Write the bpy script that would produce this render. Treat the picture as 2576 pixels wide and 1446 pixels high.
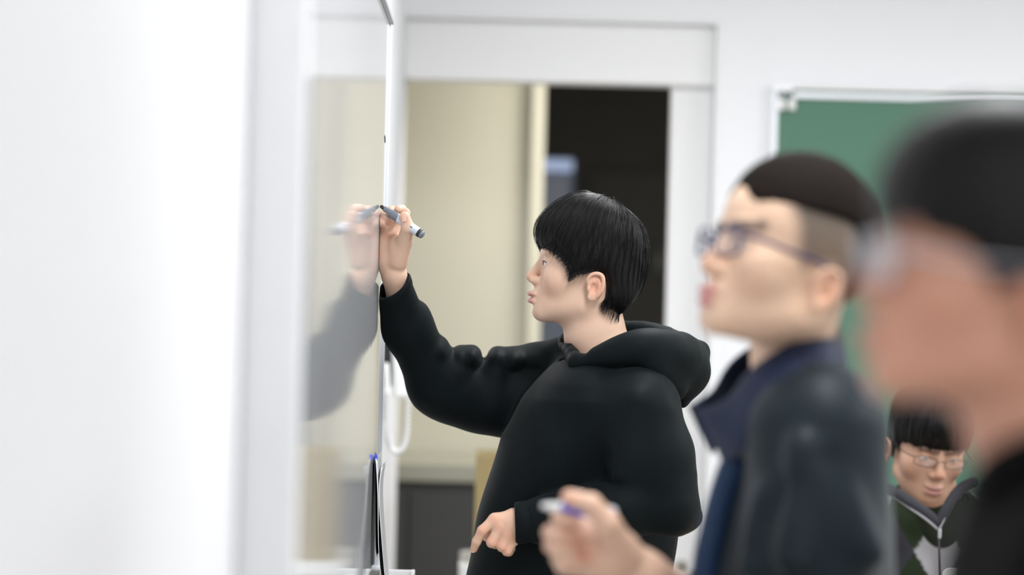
import bpy, bmesh, math, random
import numpy as np
from mathutils import Vector, Matrix

for o in list(bpy.data.objects):
    bpy.data.objects.remove(o, do_unlink=True)
scene = bpy.context.scene
COL = scene.collection
rng = np.random.default_rng(7)
random.seed(7)

# ------------------------------------------------------------------ camera
W, H = 2576, 1446
LENS = 85.0
FPX = LENS / 36.0 * W
CAMZ = 1.53
ROLL = math.radians(1.4)
HX, HY = 1225.0, 715.0            # where the whiteboard's direction (+Y) meets the picture
R0 = np.array([math.cos(ROLL), 0, math.sin(ROLL)])
U0 = np.array([-math.sin(ROLL), 0, math.cos(ROLL)])
FW = np.array([0, 1.0, 0]) - (HX - W / 2) / FPX * R0 + (HY - H / 2) / FPX * U0
FW /= np.linalg.norm(FW)
RT = R0 - FW * R0.dot(FW); RT /= np.linalg.norm(RT)
UP = np.cross(RT, FW)
CAM = np.array([0, 0, CAMZ])
cd = bpy.data.cameras.new('camera'); cam = bpy.data.objects.new('camera', cd); COL.objects.link(cam)
m = Matrix(((RT[0], UP[0], -FW[0], 0), (RT[1], UP[1], -FW[1], 0), (RT[2], UP[2], -FW[2], CAMZ), (0, 0, 0, 1)))
cam.matrix_world = m
cd.lens = LENS; cd.sensor_width = 36; cd.sensor_fit = 'HORIZONTAL'
cd.clip_start = 0.05; cd.clip_end = 60
cd.dof.use_dof = True; cd.dof.focus_distance = 4.42; cd.dof.aperture_fstop = 1.7
scene.camera = cam

def PX(px, py, Z):
    """world point on the plane y=Z seen at pixel (px,py)"""
    d = FW + (px - W / 2) / FPX * RT - (py - H / 2) / FPX * UP
    return CAM + d * (Z / d[1])

# ------------------------------------------------------------------ world, light, exposure
wd = bpy.data.worlds.new('room_world'); scene.world = wd; wd.use_nodes = True
wd.node_tree.nodes['Background'].inputs[0].default_value = (1, 1, 1, 1)
wd.node_tree.nodes['Background'].inputs[1].default_value = 0.3
scene.view_settings.view_transform = 'Standard'
scene.view_settings.look = 'None'
scene.view_settings.gamma = 1.0
scene.view_settings.use_curve_mapping = False
scene.view_settings.exposure = 0.07
CEIL = 2.75
LAMPS = [(x, y) for x in (0.6, 2.5, 4.4) for y in (-1.2, 2.9, 5.0)]
LAMP_W = 34.0
HALL_W = 34.0

# ------------------------------------------------------------------ materials
def lin(r, g, b):
    f = lambda c: (c / 255) / 12.92 if c / 255 <= 0.04045 else ((c / 255 + 0.055) / 1.055) ** 2.4
    return (f(r), f(g), f(b), 1)

MATS = {}
def mat(name, col, rough=0.6, spec=0.5, metal=0.0, noise=0.0, nscale=20, bump=0.0, bscale=200, sheen=0.0, emit=None, attr=False, sss=0.0, coat=0.0):
    mt = bpy.data.materials.new(name); mt.use_nodes = True
    nt = mt.node_tree; b = nt.nodes['Principled BSDF']
    b.inputs['Base Color'].default_value = col
    b.inputs['Roughness'].default_value = rough
    b.inputs['Specular IOR Level'].default_value = spec
    b.inputs['Metallic'].default_value = metal
    if sheen:
        b.inputs['Sheen Weight'].default_value = sheen
        b.inputs['Sheen Roughness'].default_value = 0.45
    if coat:
        b.inputs['Coat Weight'].default_value = coat
    if sss:
        b.inputs['Subsurface Weight'].default_value = sss
        b.inputs['Subsurface Radius'].default_value = (1.0, 0.35, 0.2)
        b.inputs['Subsurface Scale'].default_value = 0.006
    tc = nt.nodes.new('ShaderNodeTexCoord')
    src = None
    if attr:
        a = nt.nodes.new('ShaderNodeAttribute'); a.attribute_name = 'tone'
        src = a.outputs['Color']
        nt.links.new(src, b.inputs['Base Color'])
    if noise:
        n = nt.nodes.new('ShaderNodeTexNoise'); n.inputs['Scale'].default_value = nscale; n.inputs['Detail'].default_value = 4
        nt.links.new(tc.outputs['Object'], n.inputs['Vector'])
        r = nt.nodes.new('ShaderNodeMapRange'); r.inputs['To Min'].default_value = 1 - noise; r.inputs['To Max'].default_value = 1 + noise
        nt.links.new(n.outputs['Fac'], r.inputs['Value'])
        mx = nt.nodes.new('ShaderNodeMix'); mx.data_type = 'RGBA'; mx.blend_type = 'MULTIPLY'; mx.inputs['Factor'].default_value = 1
        if src: nt.links.new(src, mx.inputs['A'])
        else: mx.inputs['A'].default_value = col
        cc = nt.nodes.new('ShaderNodeCombineColor')
        for i in range(3): nt.links.new(r.outputs['Result'], cc.inputs[i])
        nt.links.new(cc.outputs['Color'], mx.inputs['B'])
        nt.links.new(mx.outputs['Result'], b.inputs['Base Color'])
    if bump:
        n = nt.nodes.new('ShaderNodeTexNoise'); n.inputs['Scale'].default_value = bscale; n.inputs['Detail'].default_value = 3
        nt.links.new(tc.outputs['Object'], n.inputs['Vector'])
        bp = nt.nodes.new('ShaderNodeBump'); bp.inputs['Strength'].default_value = bump; bp.inputs['Distance'].default_value = 0.002
        nt.links.new(n.outputs['Fac'], bp.inputs['Height']); nt.links.new(bp.outputs['Normal'], b.inputs['Normal'])
    if emit:
        b.inputs['Emission Color'].default_value = emit[0]; b.inputs['Emission Strength'].default_value = emit[1]
    MATS[name] = mt
    return mt

M_WALL = mat('white_wall_paint', (0.825, 0.828, 0.85, 1), 0.75, 0.3, noise=0.012, nscale=3, bump=0.15, bscale=350)
M_TRIM = mat('white_trim_paint', (0.80, 0.80, 0.80, 1), 0.5, 0.4, noise=0.01)
M_CEIL = mat('ceiling_board', (0.82, 0.82, 0.81, 1), 0.9, 0.2, noise=0.03, nscale=60)
M_FLOOR = mat('grey_vinyl_floor', (0.42, 0.40, 0.37, 1), 0.45, 0.4, noise=0.06, nscale=30)
M_BEIGE = mat('cream_wall_paint', (0.69, 0.665, 0.56, 1), 0.8, 0.25, noise=0.015, nscale=4)
M_PILL = mat('lit_cream_paint', (0.72, 0.695, 0.585, 1), 0.8, 0.25, noise=0.01)  # cream wall paint lightened to show the lit end face of the wall
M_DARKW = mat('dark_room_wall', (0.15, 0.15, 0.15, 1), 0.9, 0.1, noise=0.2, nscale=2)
M_ALU = mat('brushed_aluminium', (0.80, 0.82, 0.86, 1), 0.38, 0.5, metal=0.35, noise=0.02)
M_ALUD = mat('grey_aluminium_profile', (0.90, 0.91, 0.93, 1), 0.55, 0.4, metal=0.0, noise=0.02)
M_PLW = mat('white_plastic', (0.80, 0.80, 0.79, 1), 0.4, 0.5, noise=0.01)
M_PLG = mat('grey_plastic', (0.42, 0.43, 0.45, 1), 0.4, 0.5, noise=0.02)
M_PLB = mat('black_plastic', (0.012, 0.012, 0.014, 1), 0.35, 0.5, noise=0.05)
M_GREEN = mat('green_chalkboard', (0.082, 0.185, 0.128, 1), 0.6, 0.35, noise=0.06, nscale=3)
M_PAPER = mat('white_paper', (0.82, 0.83, 0.84, 1), 0.7, 0.3, noise=0.01)
M_NAVYF = mat('dark_navy_folder', (0.008, 0.012, 0.03, 1), 0.4, 0.5, noise=0.05)
M_BLUE = mat('blue_plastic', (0.07, 0.12, 0.80, 1), 0.3, 0.5, noise=0.03)
M_CARD = mat('tan_cardboard', (0.30, 0.235, 0.115, 1), 0.85, 0.2, noise=0.05, nscale=15)
M_CHAR = mat('charcoal_cabinet', (0.060, 0.060, 0.058, 1), 0.6, 0.3, noise=0.08, nscale=6)
M_WOOD = mat('light_wood', (0.55, 0.42, 0.26, 1), 0.5, 0.4, noise=0.08, nscale=12)
M_STEEL = mat('steel', (0.55, 0.56, 0.57, 1), 0.35, 0.5, metal=0.8, noise=0.03)
M_BLUEG = mat('blue_grey_metal', (0.22, 0.27, 0.40, 1), 0.5, 0.4, noise=0.05)
M_BLUEL = mat('pale_blue_panel', (0.55, 0.68, 0.95, 1), 0.5, 0.4, noise=0.04, emit=((0.42, 0.52, 0.80, 1), 0.5))  # emission added to lift the panel's brightness in the dark room
M_SKIN = mat('skin', (0.65, 0.42, 0.31, 1), 0.48, 0.35, attr=True, sss=0.12, noise=0.025, nscale=70, bump=0.05, bscale=900)
M_HAIR = mat('black_hair', (0.0055, 0.005, 0.005, 1), 0.5, 0.2, noise=0.3, nscale=90)
M_HAIRB = mat('dark_brown_black_hair', (0.012, 0.009, 0.0075, 1), 0.8, 0.05, noise=0.3, nscale=120)
M_STRAND = mat('black_hair_strands', (0.0055, 0.005, 0.0052, 1), 0.40, 0.28)
M_HOOD = mat('black_neoprene_jersey', (0.0048, 0.0074, 0.0084, 1), 0.60, 0.07, noise=0.08, nscale=15, bump=0.10, bscale=700, sheen=0.025)
M_BLACKC = mat('black_cloth', (0.005, 0.005, 0.0055, 1), 0.8, 0.06, noise=0.1, sheen=0.015)
M_JACK = mat('dark_teal_jacket', (0.0085, 0.0150, 0.021, 1), 0.5, 0.16, noise=0.1, nscale=12, sheen=0.06)
M_NAVY = mat('navy_collar_cloth', (0.006, 0.014, 0.044, 1), 0.65, 0.3, noise=0.1, sheen=0.04)
M_NAVYP = mat('navy_placket_cloth', (0.009, 0.030, 0.080, 1), 0.65, 0.3, noise=0.08, sheen=0.04)
M_JEANS = mat('dark_trouser_cloth', (0.02, 0.022, 0.028, 1), 0.85, 0.2, noise=0.15)
M_SHOE = mat('black_shoe', (0.015, 0.015, 0.015, 1), 0.5, 0.4, noise=0.1)
M_SWEAT = mat('argyle_knit', (0.2, 0.2, 0.2, 1), 0.9, 0.15, attr=True, noise=0.08, nscale=150, sheen=0.1)
M_TURT = mat('dark_green_knit', (0.016, 0.022, 0.012, 1), 0.9, 0.15, noise=0.1, nscale=100)
M_EYEW = mat('eye_white', (0.75, 0.74, 0.72, 1), 0.15, 0.5, noise=0.01)
M_IRIS = mat('dark_brown_iris', (0.02, 0.012, 0.008, 1), 0.12, 0.5)
M_NAIL = mat('finger_nail', (0.74, 0.49, 0.39, 1), 0.3, 0.4, noise=0.02)
M_FRB = mat('dark_blue_glasses_frame', (0.035, 0.035, 0.10, 1), 0.3, 0.5, noise=0.05)
M_FRG = mat('grey_metal_glasses_frame', (0.55, 0.56, 0.62, 1), 0.3, 0.5, metal=0.3, noise=0.05)
M_FRK = mat('black_glasses_frame', (0.01, 0.01, 0.012, 1), 0.3, 0.5, noise=0.05)
M_LABEL = mat('pale_pen_label', (0.62, 0.65, 0.74, 1), 0.35, 0.5, noise=0.03)
M_PENG = mat('grey_pen_plastic', (0.16, 0.18, 0.21, 1), 0.25, 0.6, noise=0.03)
M_LAMP = mat('lamp_diffuser', (0.9, 0.9, 0.9, 1), 0.6, emit=((1, 1, 1, 1), 3.0))

def glass_mat(name, tint, gl=0.12):
    mt = bpy.data.materials.new(name); mt.use_nodes = True
    nt = mt.node_tree; nt.nodes.clear()
    out = nt.nodes.new('ShaderNodeOutputMaterial'); mx = nt.nodes.new('ShaderNodeMixShader')
    t = nt.nodes.new('ShaderNodeBsdfTransparent'); t.inputs[0].default_value = tint
    g = nt.nodes.new('ShaderNodeBsdfGlossy'); g.inputs['Roughness'].default_value = 0.03
    mx.inputs[0].default_value = gl
    nt.links.new(t.outputs[0], mx.inputs[1]); nt.links.new(g.outputs[0], mx.inputs[2]); nt.links.new(mx.outputs[0], out.inputs[0])
    return mt
M_LENS = glass_mat('spectacle_lens', (0.88, 0.88, 0.93, 1))

# glossy whiteboard enamel, gently rippled along its length
def board_mat():
    mt = bpy.data.materials.new('glossy_white_enamel'); mt.use_nodes = True
    nt = mt.node_tree; b = nt.nodes['Principled BSDF']
    b.inputs['Base Color'].default_value = (0.56, 0.575, 0.60, 1)
    b.inputs['Roughness'].default_value = 0.055
    b.inputs['IOR'].default_value = 1.5
    tc = nt.nodes.new('ShaderNodeTexCoord'); mp = nt.nodes.new('ShaderNodeMapping')
    mp.inputs['Scale'].default_value = (0, 1, 0.015)
    nt.links.new(tc.outputs['Object'], mp.inputs['Vector'])
    n = nt.nodes.new('ShaderNodeTexNoise'); n.inputs['Scale'].default_value = 14; n.inputs['Detail'].default_value = 5
    nt.links.new(mp.outputs['Vector'], n.inputs['Vector'])
    bp = nt.nodes.new('ShaderNodeBump'); bp.inputs['Strength'].default_value = 0.5; bp.inputs['Distance'].default_value = 0.0007
    nt.links.new(n.outputs['Fac'], bp.inputs['Height']); nt.links.new(bp.outputs['Normal'], b.inputs['Normal'])
    return mt
M_BOARD = board_mat()

# ------------------------------------------------------------------ object helpers
def tag(o, label=None, cat=None, group=None, kind=None):
    if label: o['label'] = label
    if cat: o['category'] = cat
    if group: o['group'] = group
    if kind: o['kind'] = kind
    return o

def empty(name, loc, label=None, cat=None, group=None, kind=None):
    o = bpy.data.objects.new(name, None); COL.objects.link(o); o.location = loc
    o.empty_display_size = 0.1
    return tag(o, label, cat, group, kind)

def base_of(o):
    b = np.zeros(3)
    while o is not None:
        b = b + np.array(o.location); o = o.parent
    return b

def link(name, me, m, parent=None, smooth=False):
    o = bpy.data.objects.new(name, me); COL.objects.link(o)
    if m: me.materials.append(m)
    if smooth: me.polygons.foreach_set('use_smooth', np.ones(len(me.polygons), bool))
    if parent: o.parent = parent
    return o

def from_bm(name, bm, m, parent=None, smooth=False, origin=None):
    """bm holds world coordinates; stored relative to the parent chain (or to origin)"""
    off = base_of(parent) if parent else np.array(origin if origin is not None else (0, 0, 0), float)
    bmesh.ops.recalc_face_normals(bm, faces=bm.faces[:])
    if np.any(off): bmesh.ops.translate(bm, verts=bm.verts[:], vec=Vector(-off))
    me = bpy.data.meshes.new(name); bm.to_mesh(me); bm.free()
    o = link(name, me, m, parent, smooth)
    if not parent: o.location = Vector(off)
    return o

def from_np(name, V, F, m, parent=None, origin=None, col=None, smooth=True):
    off = base_of(parent) if parent else np.array(origin if origin is not None else (0, 0, 0), float)
    me = bpy.data.meshes.new(name)
    V = np.asarray(V, float) - off
    n = F.shape[1]
    me.vertices.add(len(V)); me.vertices.foreach_set('co', V.astype(np.float32).ravel())
    me.loops.add(F.size); me.loops.foreach_set('vertex_index', F.astype(np.int32).ravel())
    me.polygons.add(len(F)); me.polygons.foreach_set('loop_start', np.arange(0, F.size, n, dtype=np.int32))
    me.update(calc_edges=True)
    me.validate()
    if col is not None:
        a = me.color_attributes.new('tone', 'FLOAT_COLOR', 'POINT')
        c4 = np.ones((len(V), 4), np.float32); c4[:, :3] = col
        a.data.foreach_set('color', c4.ravel())
    o = link(name, me, m, parent, smooth)
    if not parent: o.location = Vector(off)
    return o

def bm_box(bm, lo, hi, bev=0.0, seg=2):
    lo = np.minimum(lo, hi) if False else np.array(lo, float); hi = np.array(hi, float)
    c = (lo + hi) / 2; s = np.abs(hi - lo)
    r = bmesh.ops.create_cube(bm, size=1.0)
    vs = r['verts']
    bmesh.ops.scale(bm, vec=Vector(s), verts=vs)
    bmesh.ops.translate(bm, vec=Vector(c), verts=vs)
    if bev > 0:
        es = list({e for v in vs for e in v.link_edges})
        bmesh.ops.bevel(bm, geom=es, offset=bev, segments=seg, affect='EDGES', profile=0.5)
    return vs

def box(name, lo, hi, m, parent=None, bev=0.0, seg=2, origin=None, smooth=False):
    bm = bmesh.new(); bm_box(bm, lo, hi, bev, seg)
    if parent is None and origin is None:
        origin = ((lo[0] + hi[0]) / 2, (lo[1] + hi[1]) / 2, min(lo[2], hi[2]))
    return from_bm(name, bm, m, parent, smooth, origin)

def frames_along(pts):
    pts = np.asarray(pts, float); T = np.gradient(pts, axis=0); T /= np.linalg.norm(T, axis=1)[:, None] + 1e-12
    a = np.array([0, 0, 1.0]) if abs(T[0][2]) < 0.9 else np.array([1.0, 0, 0])
    N = []
    n = a - T[0] * a.dot(T[0]); n /= np.linalg.norm(n)
    for t in T:
        n = n - t * n.dot(t); n /= np.linalg.norm(n); N.append(n.copy())
    N = np.array(N); B = np.cross(T, N)
    return pts, T, N, B

def bm_tube(bm, pts, r, sides=8, caps=True, closed=False, sx=1.0):
    pts, T, N, B = frames_along(pts)
    rr = np.broadcast_to(np.asarray(r, float), (len(pts),))
    rings = []
    for p, n, b, q in zip(pts, N, B, rr):
        rings.append([bm.verts.new(Vector(p + q * (math.cos(2 * math.pi * k / sides) * n * sx + math.sin(2 * math.pi * k / sides) * b))) for k in range(sides)])
    L = len(rings)
    for i in range(L if closed else L - 1):
        a, c = rings[i], rings[(i + 1) % L]
        for k in range(sides):
            bm.faces.new((a[k], a[(k + 1) % sides], c[(k + 1) % sides], c[k]))
    if caps and not closed:
        bm.faces.new(rings[0][::-1]); bm.faces.new(rings[-1])

def tube(name, pts, r, m, parent=None, sides=8, closed=False, origin=None, sx=1.0):
    bm = bmesh.new(); bm_tube(bm, pts, r, sides, True, closed, sx)
    return from_bm(name, bm, m, parent, True, origin if origin is not None else (None if parent else tuple(pts[0])))

def smooth_path(pts, n):
    pts = np.asarray(pts, float); t = np.linspace(0, len(pts) - 1, n); out = []
    for u in t:
        i = min(int(u), len(pts) - 2); f = u - i
        p0 = pts[max(i - 1, 0)]; p1 = pts[i]; p2 = pts[i + 1]; p3 = pts[min(i + 2, len(pts) - 1)]
        out.append(0.5 * ((2 * p1) + (-p0 + p2) * f + (2 * p0 - 5 * p1 + 4 * p2 - p3) * f * f + (-p0 + 3 * p1 - 3 * p2 + p3) * f ** 3))
    return np.array(out)

# ------------------------------------------------------------------ implicit-surface modelling
def smin(a, b, k):
    if k <= 0: return np.minimum(a, b)
    h = np.maximum(k - np.abs(a - b), 0) / k
    return np.minimum(a, b) - h * h * k * 0.25
def smax(a, b, k): return -smin(-a, -b, k)
def ell(p, c, r):
    q = p - np.asarray(c, float); r = np.asarray(r, float)
    k0 = np.sqrt(((q / r) ** 2).sum(1)); k1 = np.sqrt(((q / (r * r)) ** 2).sum(1)) + 1e-9
    return np.where(k0 < 1e-4, -r.min(), k0 * (k0 - 1) / k1)
def cone(p, a, b, ra, rb):
    a = np.asarray(a, float); b = np.asarray(b, float); ab = b - a
    t = np.clip(((p - a) @ ab) / (ab @ ab + 1e-12), 0, 1)
    return np.linalg.norm(p - a - t[:, None] * ab, axis=1) - (ra + (rb - ra) * t)
def chain(p, pts, rs, k=0.01, d=None, kd=0.01):
    e = None
    for i in range(len(pts) - 1):
        c = cone(p, pts[i], pts[i + 1], rs[i], rs[i + 1])
        e = c if e is None else smin(e, c, k)
    return e if d is None else smin(d, e, kd)
def loft(p, rows, ex=2.4, capk=0.03):
    """rows: (z, cx, cy, rx, ry), z ascending"""
    rows = np.array(sorted(rows)); z = np.clip(p[:, 2], rows[0, 0], rows[-1, 0])
    cx, cy, rx, ry = [np.interp(z, rows[:, 0], rows[:, i]) for i in range(1, 5)]
    u = np.abs((p[:, 0] - cx) / rx); v = np.abs((p[:, 1] - cy) / ry)
    d = ((u ** ex + v ** ex) ** (1 / ex) - 1) * np.minimum(rx, ry)
    dz = np.maximum(rows[0, 0] - p[:, 2], p[:, 2] - rows[-1, 0])
    return smax(d, dz, capk)
def poly2(u, v, pts):
    pts = np.asarray(pts, float); n = len(pts)
    d = np.full(u.shape, 1e9); s = np.zeros(u.shape, bool)
    for i in range(n):
        a = pts[i]; b = pts[i - 1]; e = b - a
        wx = u - a[0]; wy = v - a[1]
        t = np.clip((wx * e[0] + wy * e[1]) / (e @ e), 0, 1)
        d = np.minimum(d, (wx - e[0] * t) ** 2 + (wy - e[1] * t) ** 2)
        c = ((a[1] > v) != (b[1] > v))
        if e[1] != 0:
            s ^= c & (u < e[0] * (v - a[1]) / e[1] + a[0])
    d = np.sqrt(d)
    return np.where(s, -d, d)

def surface(field, lo, hi, h, smooth=1):
    lo = np.asarray(lo, float); hi = np.asarray(hi, float); B = 8
    nb = np.maximum(np.ceil((hi - lo) / (B * h)).astype(int), 1)
    ix = np.stack(np.meshgrid(*[np.arange(k) for k in nb], indexing='ij'), -1).reshape(-1, 3)
    cen = lo + (ix + 0.5) * B * h
    dc = np.concatenate([field(c) for c in np.array_split(cen, max(1, len(cen) // 200000))])
    act = np.abs(dc) < B * h * 1.45
    N = nb * B + 1
    sg = np.where(dc.reshape(nb) < 0, -1.0, 1.0).astype(np.float32)
    D = np.ones(N, np.float32)
    D[:-1, :-1, :-1] = np.repeat(np.repeat(np.repeat(sg, B, 0), B, 1), B, 2)
    for ax in range(3):
        sl = [slice(None)] * 3; sl2 = [slice(None)] * 3; sl[ax] = -1; sl2[ax] = -2
        D[tuple(sl)] = D[tuple(sl2)]
    M = np.zeros(N, bool)
    for b in ix[act]:
        M[b[0] * B:b[0] * B + B + 1, b[1] * B:b[1] * B + B + 1, b[2] * B:b[2] * B + B + 1] = True
    idx = np.argwhere(M)
    vals = np.concatenate([field(lo + c * h) for c in np.array_split(idx, max(1, len(idx) // 150000))])
    D[idx[:, 0], idx[:, 1], idx[:, 2]] = vals
    S = D < 0
    cs = np.zeros(N - 1, np.int8)
    for dx in (0, 1):
        for dy in (0, 1):
            for dz in (0, 1):
                cs += S[dx:N[0] - 1 + dx, dy:N[1] - 1 + dy, dz:N[2] - 1 + dz]
    ac = np.argwhere((cs > 0) & (cs < 8))
    vid = np.full(N - 1, -1, np.int64); vid[ac[:, 0], ac[:, 1], ac[:, 2]] = np.arange(len(ac))
    acc = np.zeros((len(ac), 3)); cnt = np.zeros(len(ac))
    corners = [(a, b, c) for a in (0, 1) for b in (0, 1) for c in (0, 1)]
    for c0 in corners:
        for ax in range(3):
            if c0[ax]: continue
            c1 = list(c0); c1[ax] = 1
            a = D[ac[:, 0] + c0[0], ac[:, 1] + c0[1], ac[:, 2] + c0[2]]; b = D[ac[:, 0] + c1[0], ac[:, 1] + c1[1], ac[:, 2] + c1[2]]
            x = (a < 0) != (b < 0); t = np.where(x, a / np.where(x, a - b, 1), 0)
            pt = np.tile(np.array(c0, float), (len(ac), 1)); pt[:, ax] += t
            acc[x] += pt[x]; cnt[x] += 1
    V = lo + (ac + acc / cnt[:, None]) * h
    Fs = []
    for ax in range(3):
        a0 = S[tuple(slice(0, -1) if i == ax else slice(1, -1) for i in range(3))]
        a1 = S[tuple(slice(1, None) if i == ax else slice(1, -1) for i in range(3))]
        e = np.argwhere(a0 != a1)
        if len(e) == 0: continue
        fl = a0[e[:, 0], e[:, 1], e[:, 2]]
        u, w = (ax + 1) % 3, (ax + 2) % 3
        e = e.copy(); e[:, u] += 1; e[:, w] += 1
        q = []
        for du, dw in ((-1, -1), (0, -1), (0, 0), (-1, 0)):
            c = e.copy(); c[:, u] += du; c[:, w] += dw
            q.append(vid[c[:, 0], c[:, 1], c[:, 2]])
        q = np.stack(q, 1)
        q[~fl] = q[~fl][:, ::-1]
        Fs.append(q)
    F = np.concatenate(Fs)
    for _ in range(smooth):
        acc = np.zeros_like(V); cnt = np.zeros(len(V))
        for i in range(4):
            a = F[:, i]; b = F[:, (i + 1) % 4]
            for k in range(3):
                acc[:, k] += np.bincount(a, V[b, k], len(V)) + np.bincount(b, V[a, k], len(V))
            cnt += np.bincount(a, minlength=len(V)) + np.bincount(b, minlength=len(V))
        V = 0.5 * V + 0.5 * acc / np.maximum(cnt, 1)[:, None]
    return V, F

def merge(parts):
    Vs, Fs, Cs, n = [], [], [], 0
    for V, F, C in parts:
        Vs.append(V); Fs.append(F + n); Cs.append(C); n += len(V)
    return np.concatenate(Vs), np.concatenate(Fs), np.concatenate(Cs)

# ------------------------------------------------------------------ the room
XW = -0.25                    # left wall face
YW = 6.9                      # far wall face
def zat(py, Z, px=1400): return PX(px, py, Z)[2]
def xat(px, Z, py=715): return PX(px, py, Z)[0]

def struct(o): o['kind'] = 'structure'; return o
XR, YB = 6.4, -2.6
DX1 = xat(1797, YW, 300)      # right side of the door recess
DZ1 = zat(52, YW)             # top of the door recess
struct(box('floor', (XW - 0.1, YB, -0.1), (XR, YW + 0.16, 0), M_FLOOR))
struct(box('ceiling', (XW - 0.1, YB, CEIL), (XR, YW + 0.16, CEIL + 0.1), M_CEIL))
struct(box('wall_left', (XW - 0.14, YB, 0), (XW, YW + 0.16, CEIL), M_WALL))
struct(box('wall_right', (XR, YB, 0), (XR + 0.1, YW + 0.16, CEIL), M_WALL))
struct(box('wall_rear', (XW - 0.1, YB - 0.1, 0), (XR + 0.1, YB, CEIL), M_WALL))
bm = bmesh.new()
bm_box(bm, (DX1, YW, 0), (XR, YW + 0.16, CEIL)); bm_box(bm, (XW, YW, DZ1), (DX1, YW + 0.16, CEIL))
struct(from_bm('wall_far', bm, M_WALL))
# door surround: header box over the opening, sliding leaf, thin edge trim
HZ0 = zat(207, YW + 0.04)
door = struct(empty('door_1', (0.2, YW + 0.08, 0)))
box('header_panel', (XW, YW + 0.035, HZ0), (DX1, YW + 0.15, DZ1), M_TRIM, door, 0.004)
XL0 = xat(1681, YW + 0.09, 500)
leaf = box('sliding_leaf', (XL0, YW + 0.07, 0.01), (DX1, YW + 0.11, HZ0 + 0.02), M_TRIM, door, 0.004)
pc = PX(1714, 1425, YW + 0.07)
bm = bmesh.new()
a = np.linspace(0, 2 * math.pi, 25)[:-1]
bm_tube(bm, [(pc[0], YW + 0.069, pc[2]), (pc[0], YW + 0.064, pc[2])], [0.019, 0.017], 20)
from_bm('finger_pull', bm, mat('dull_brass_grey', (0.25, 0.24, 0.20, 1), 0.5, 0.4, metal=0.4, noise=0.05), leaf, True)
t1 = struct(empty('trim_1', (DX1, YW, 0)))
box('side_trim', (DX1, YW - 0.006, 0), (DX1 + 0.012, YW, DZ1 + 0.012), M_TRIM, t1, 0.002)
box('top_trim', (XW, YW - 0.006, DZ1), (DX1, YW, DZ1 + 0.012), M_TRIM, t1, 0.002)
struct(box('baseboard_far', (DX1 + 0.012, YW - 0.012, 0), (XR, YW, 0.07), M_PLG))
struct(box('baseboard_left', (XW, YB, 0), (XW + 0.01, YW, 0.07), M_PLG))

# corridor behind the door
YC = 7.85
struct(box('floor_corridor', (-2.2, YW + 0.16, -0.1), (3.0, 12.2, 0), M_FLOOR))
struct(box('ceiling_corridor', (-2.2, YW + 0.16, 2.6), (3.0, 12.2, 2.7), M_CEIL))
XC = xat(1331, YC, 600)
struct(box('wall_corridor', (-2.2, YC, 0), (XC, YC + 0.12, 2.6), M_BEIGE))
struct(box('wall_pillar', (XC, YC - 0.03, 0), (xat(1365, YC - 0.03, 600), YC + 0.14, 2.6), M_PILL))
struct(box('wall_corridor_end', (-2.3, YW + 0.16, 0), (-2.2, YC + 0.1, 2.6), M_BEIGE))
struct(box('wall_corridor_near', (DX1 + 0.02, YW + 0.161, 0), (3.0, YW + 0.2, 2.6), M_BEIGE))
struct(box('wall_corridor_near_left', (-2.2, YW + 0.161, 0), (XW - 0.02, YW + 0.2, 2.6), M_BEIGE))
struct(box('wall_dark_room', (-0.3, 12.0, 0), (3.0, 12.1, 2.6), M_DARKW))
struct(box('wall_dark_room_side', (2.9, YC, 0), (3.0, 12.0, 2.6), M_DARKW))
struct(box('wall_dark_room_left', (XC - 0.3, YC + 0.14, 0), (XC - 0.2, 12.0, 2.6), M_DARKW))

# ceiling lamps
for i, (x, y) in enumerate(LAMPS):
    lp = empty('ceiling_lamp', (x, y, CEIL - 0.05), 'long white fluorescent panel lamp fixed under the ceiling', 'lamp', 'ceiling lamps over the room')
    box('housing', (x - 0.17, y - 0.64, CEIL - 0.045), (x + 0.17, y + 0.64, CEIL), M_PLW, lp, 0.01)
    L = bpy.data.lights.new('lamp_light', 'AREA'); L.shape = 'RECTANGLE'; L.size = 0.30; L.size_y = 1.24; L.energy = LAMP_W
    L.color = (0.97, 0.985, 1.0)
    lo = bpy.data.objects.new('lamp_light', L); COL.objects.link(lo); lo.parent = lp; lo.location = (0, 0, -0.004)
hl = empty('corridor_lamp', (0.95, 7.45, 2.58), 'square ceiling lamp in the corridor beyond the door', 'lamp')
box('housing', (0.65, 7.17, 2.565), (1.25, 7.73, 2.6), M_PLW, hl, 0.01)
L = bpy.data.lights.new('lamp_light', 'AREA'); L.shape = 'RECTANGLE'; L.size = 0.5; L.size_y = 0.5; L.energy = HALL_W; L.color = (1.0, 0.97, 0.91)
lo = bpy.data.objects.new('lamp_light', L); COL.objects.link(lo); lo.parent = hl; lo.location = (0, 0, -0.025)

# ------------------------------------------------------------------ whiteboard
XB = -0.20; Y0, Y1 = 2.47, 4.70
BZ1 = zat(47, Y1, 970); BZ0 = zat(1440, Y1, 960)
wb = empty('whiteboard', (XB - 0.02, (Y0 + Y1) / 2, BZ0), 'long glossy whiteboard with aluminium frame on the wall', 'whiteboard')
box('panel', (XW + 0.002, Y0 + 0.004, BZ0 + 0.004), (XB, Y1 - 0.004, BZ1 - 0.004), M_BOARD, wb)
box('end_frame', (XW, Y1 - 0.018, BZ0), (XB + 0.0045, Y1, BZ1), M_ALU, wb, 0.003)
box('end_frame', (XW, Y0, BZ0), (XB + 0.012, Y0 + 0.02, BZ1), M_ALUD, wb, 0.006, 3)
box('top_frame', (XW, Y0, BZ1 - 0.012), (XB + 0.0075, Y1 + 0.001, BZ1), M_PLG, wb, 0.003)  # darker grey puts the rail's shaded underside into its colour
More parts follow.
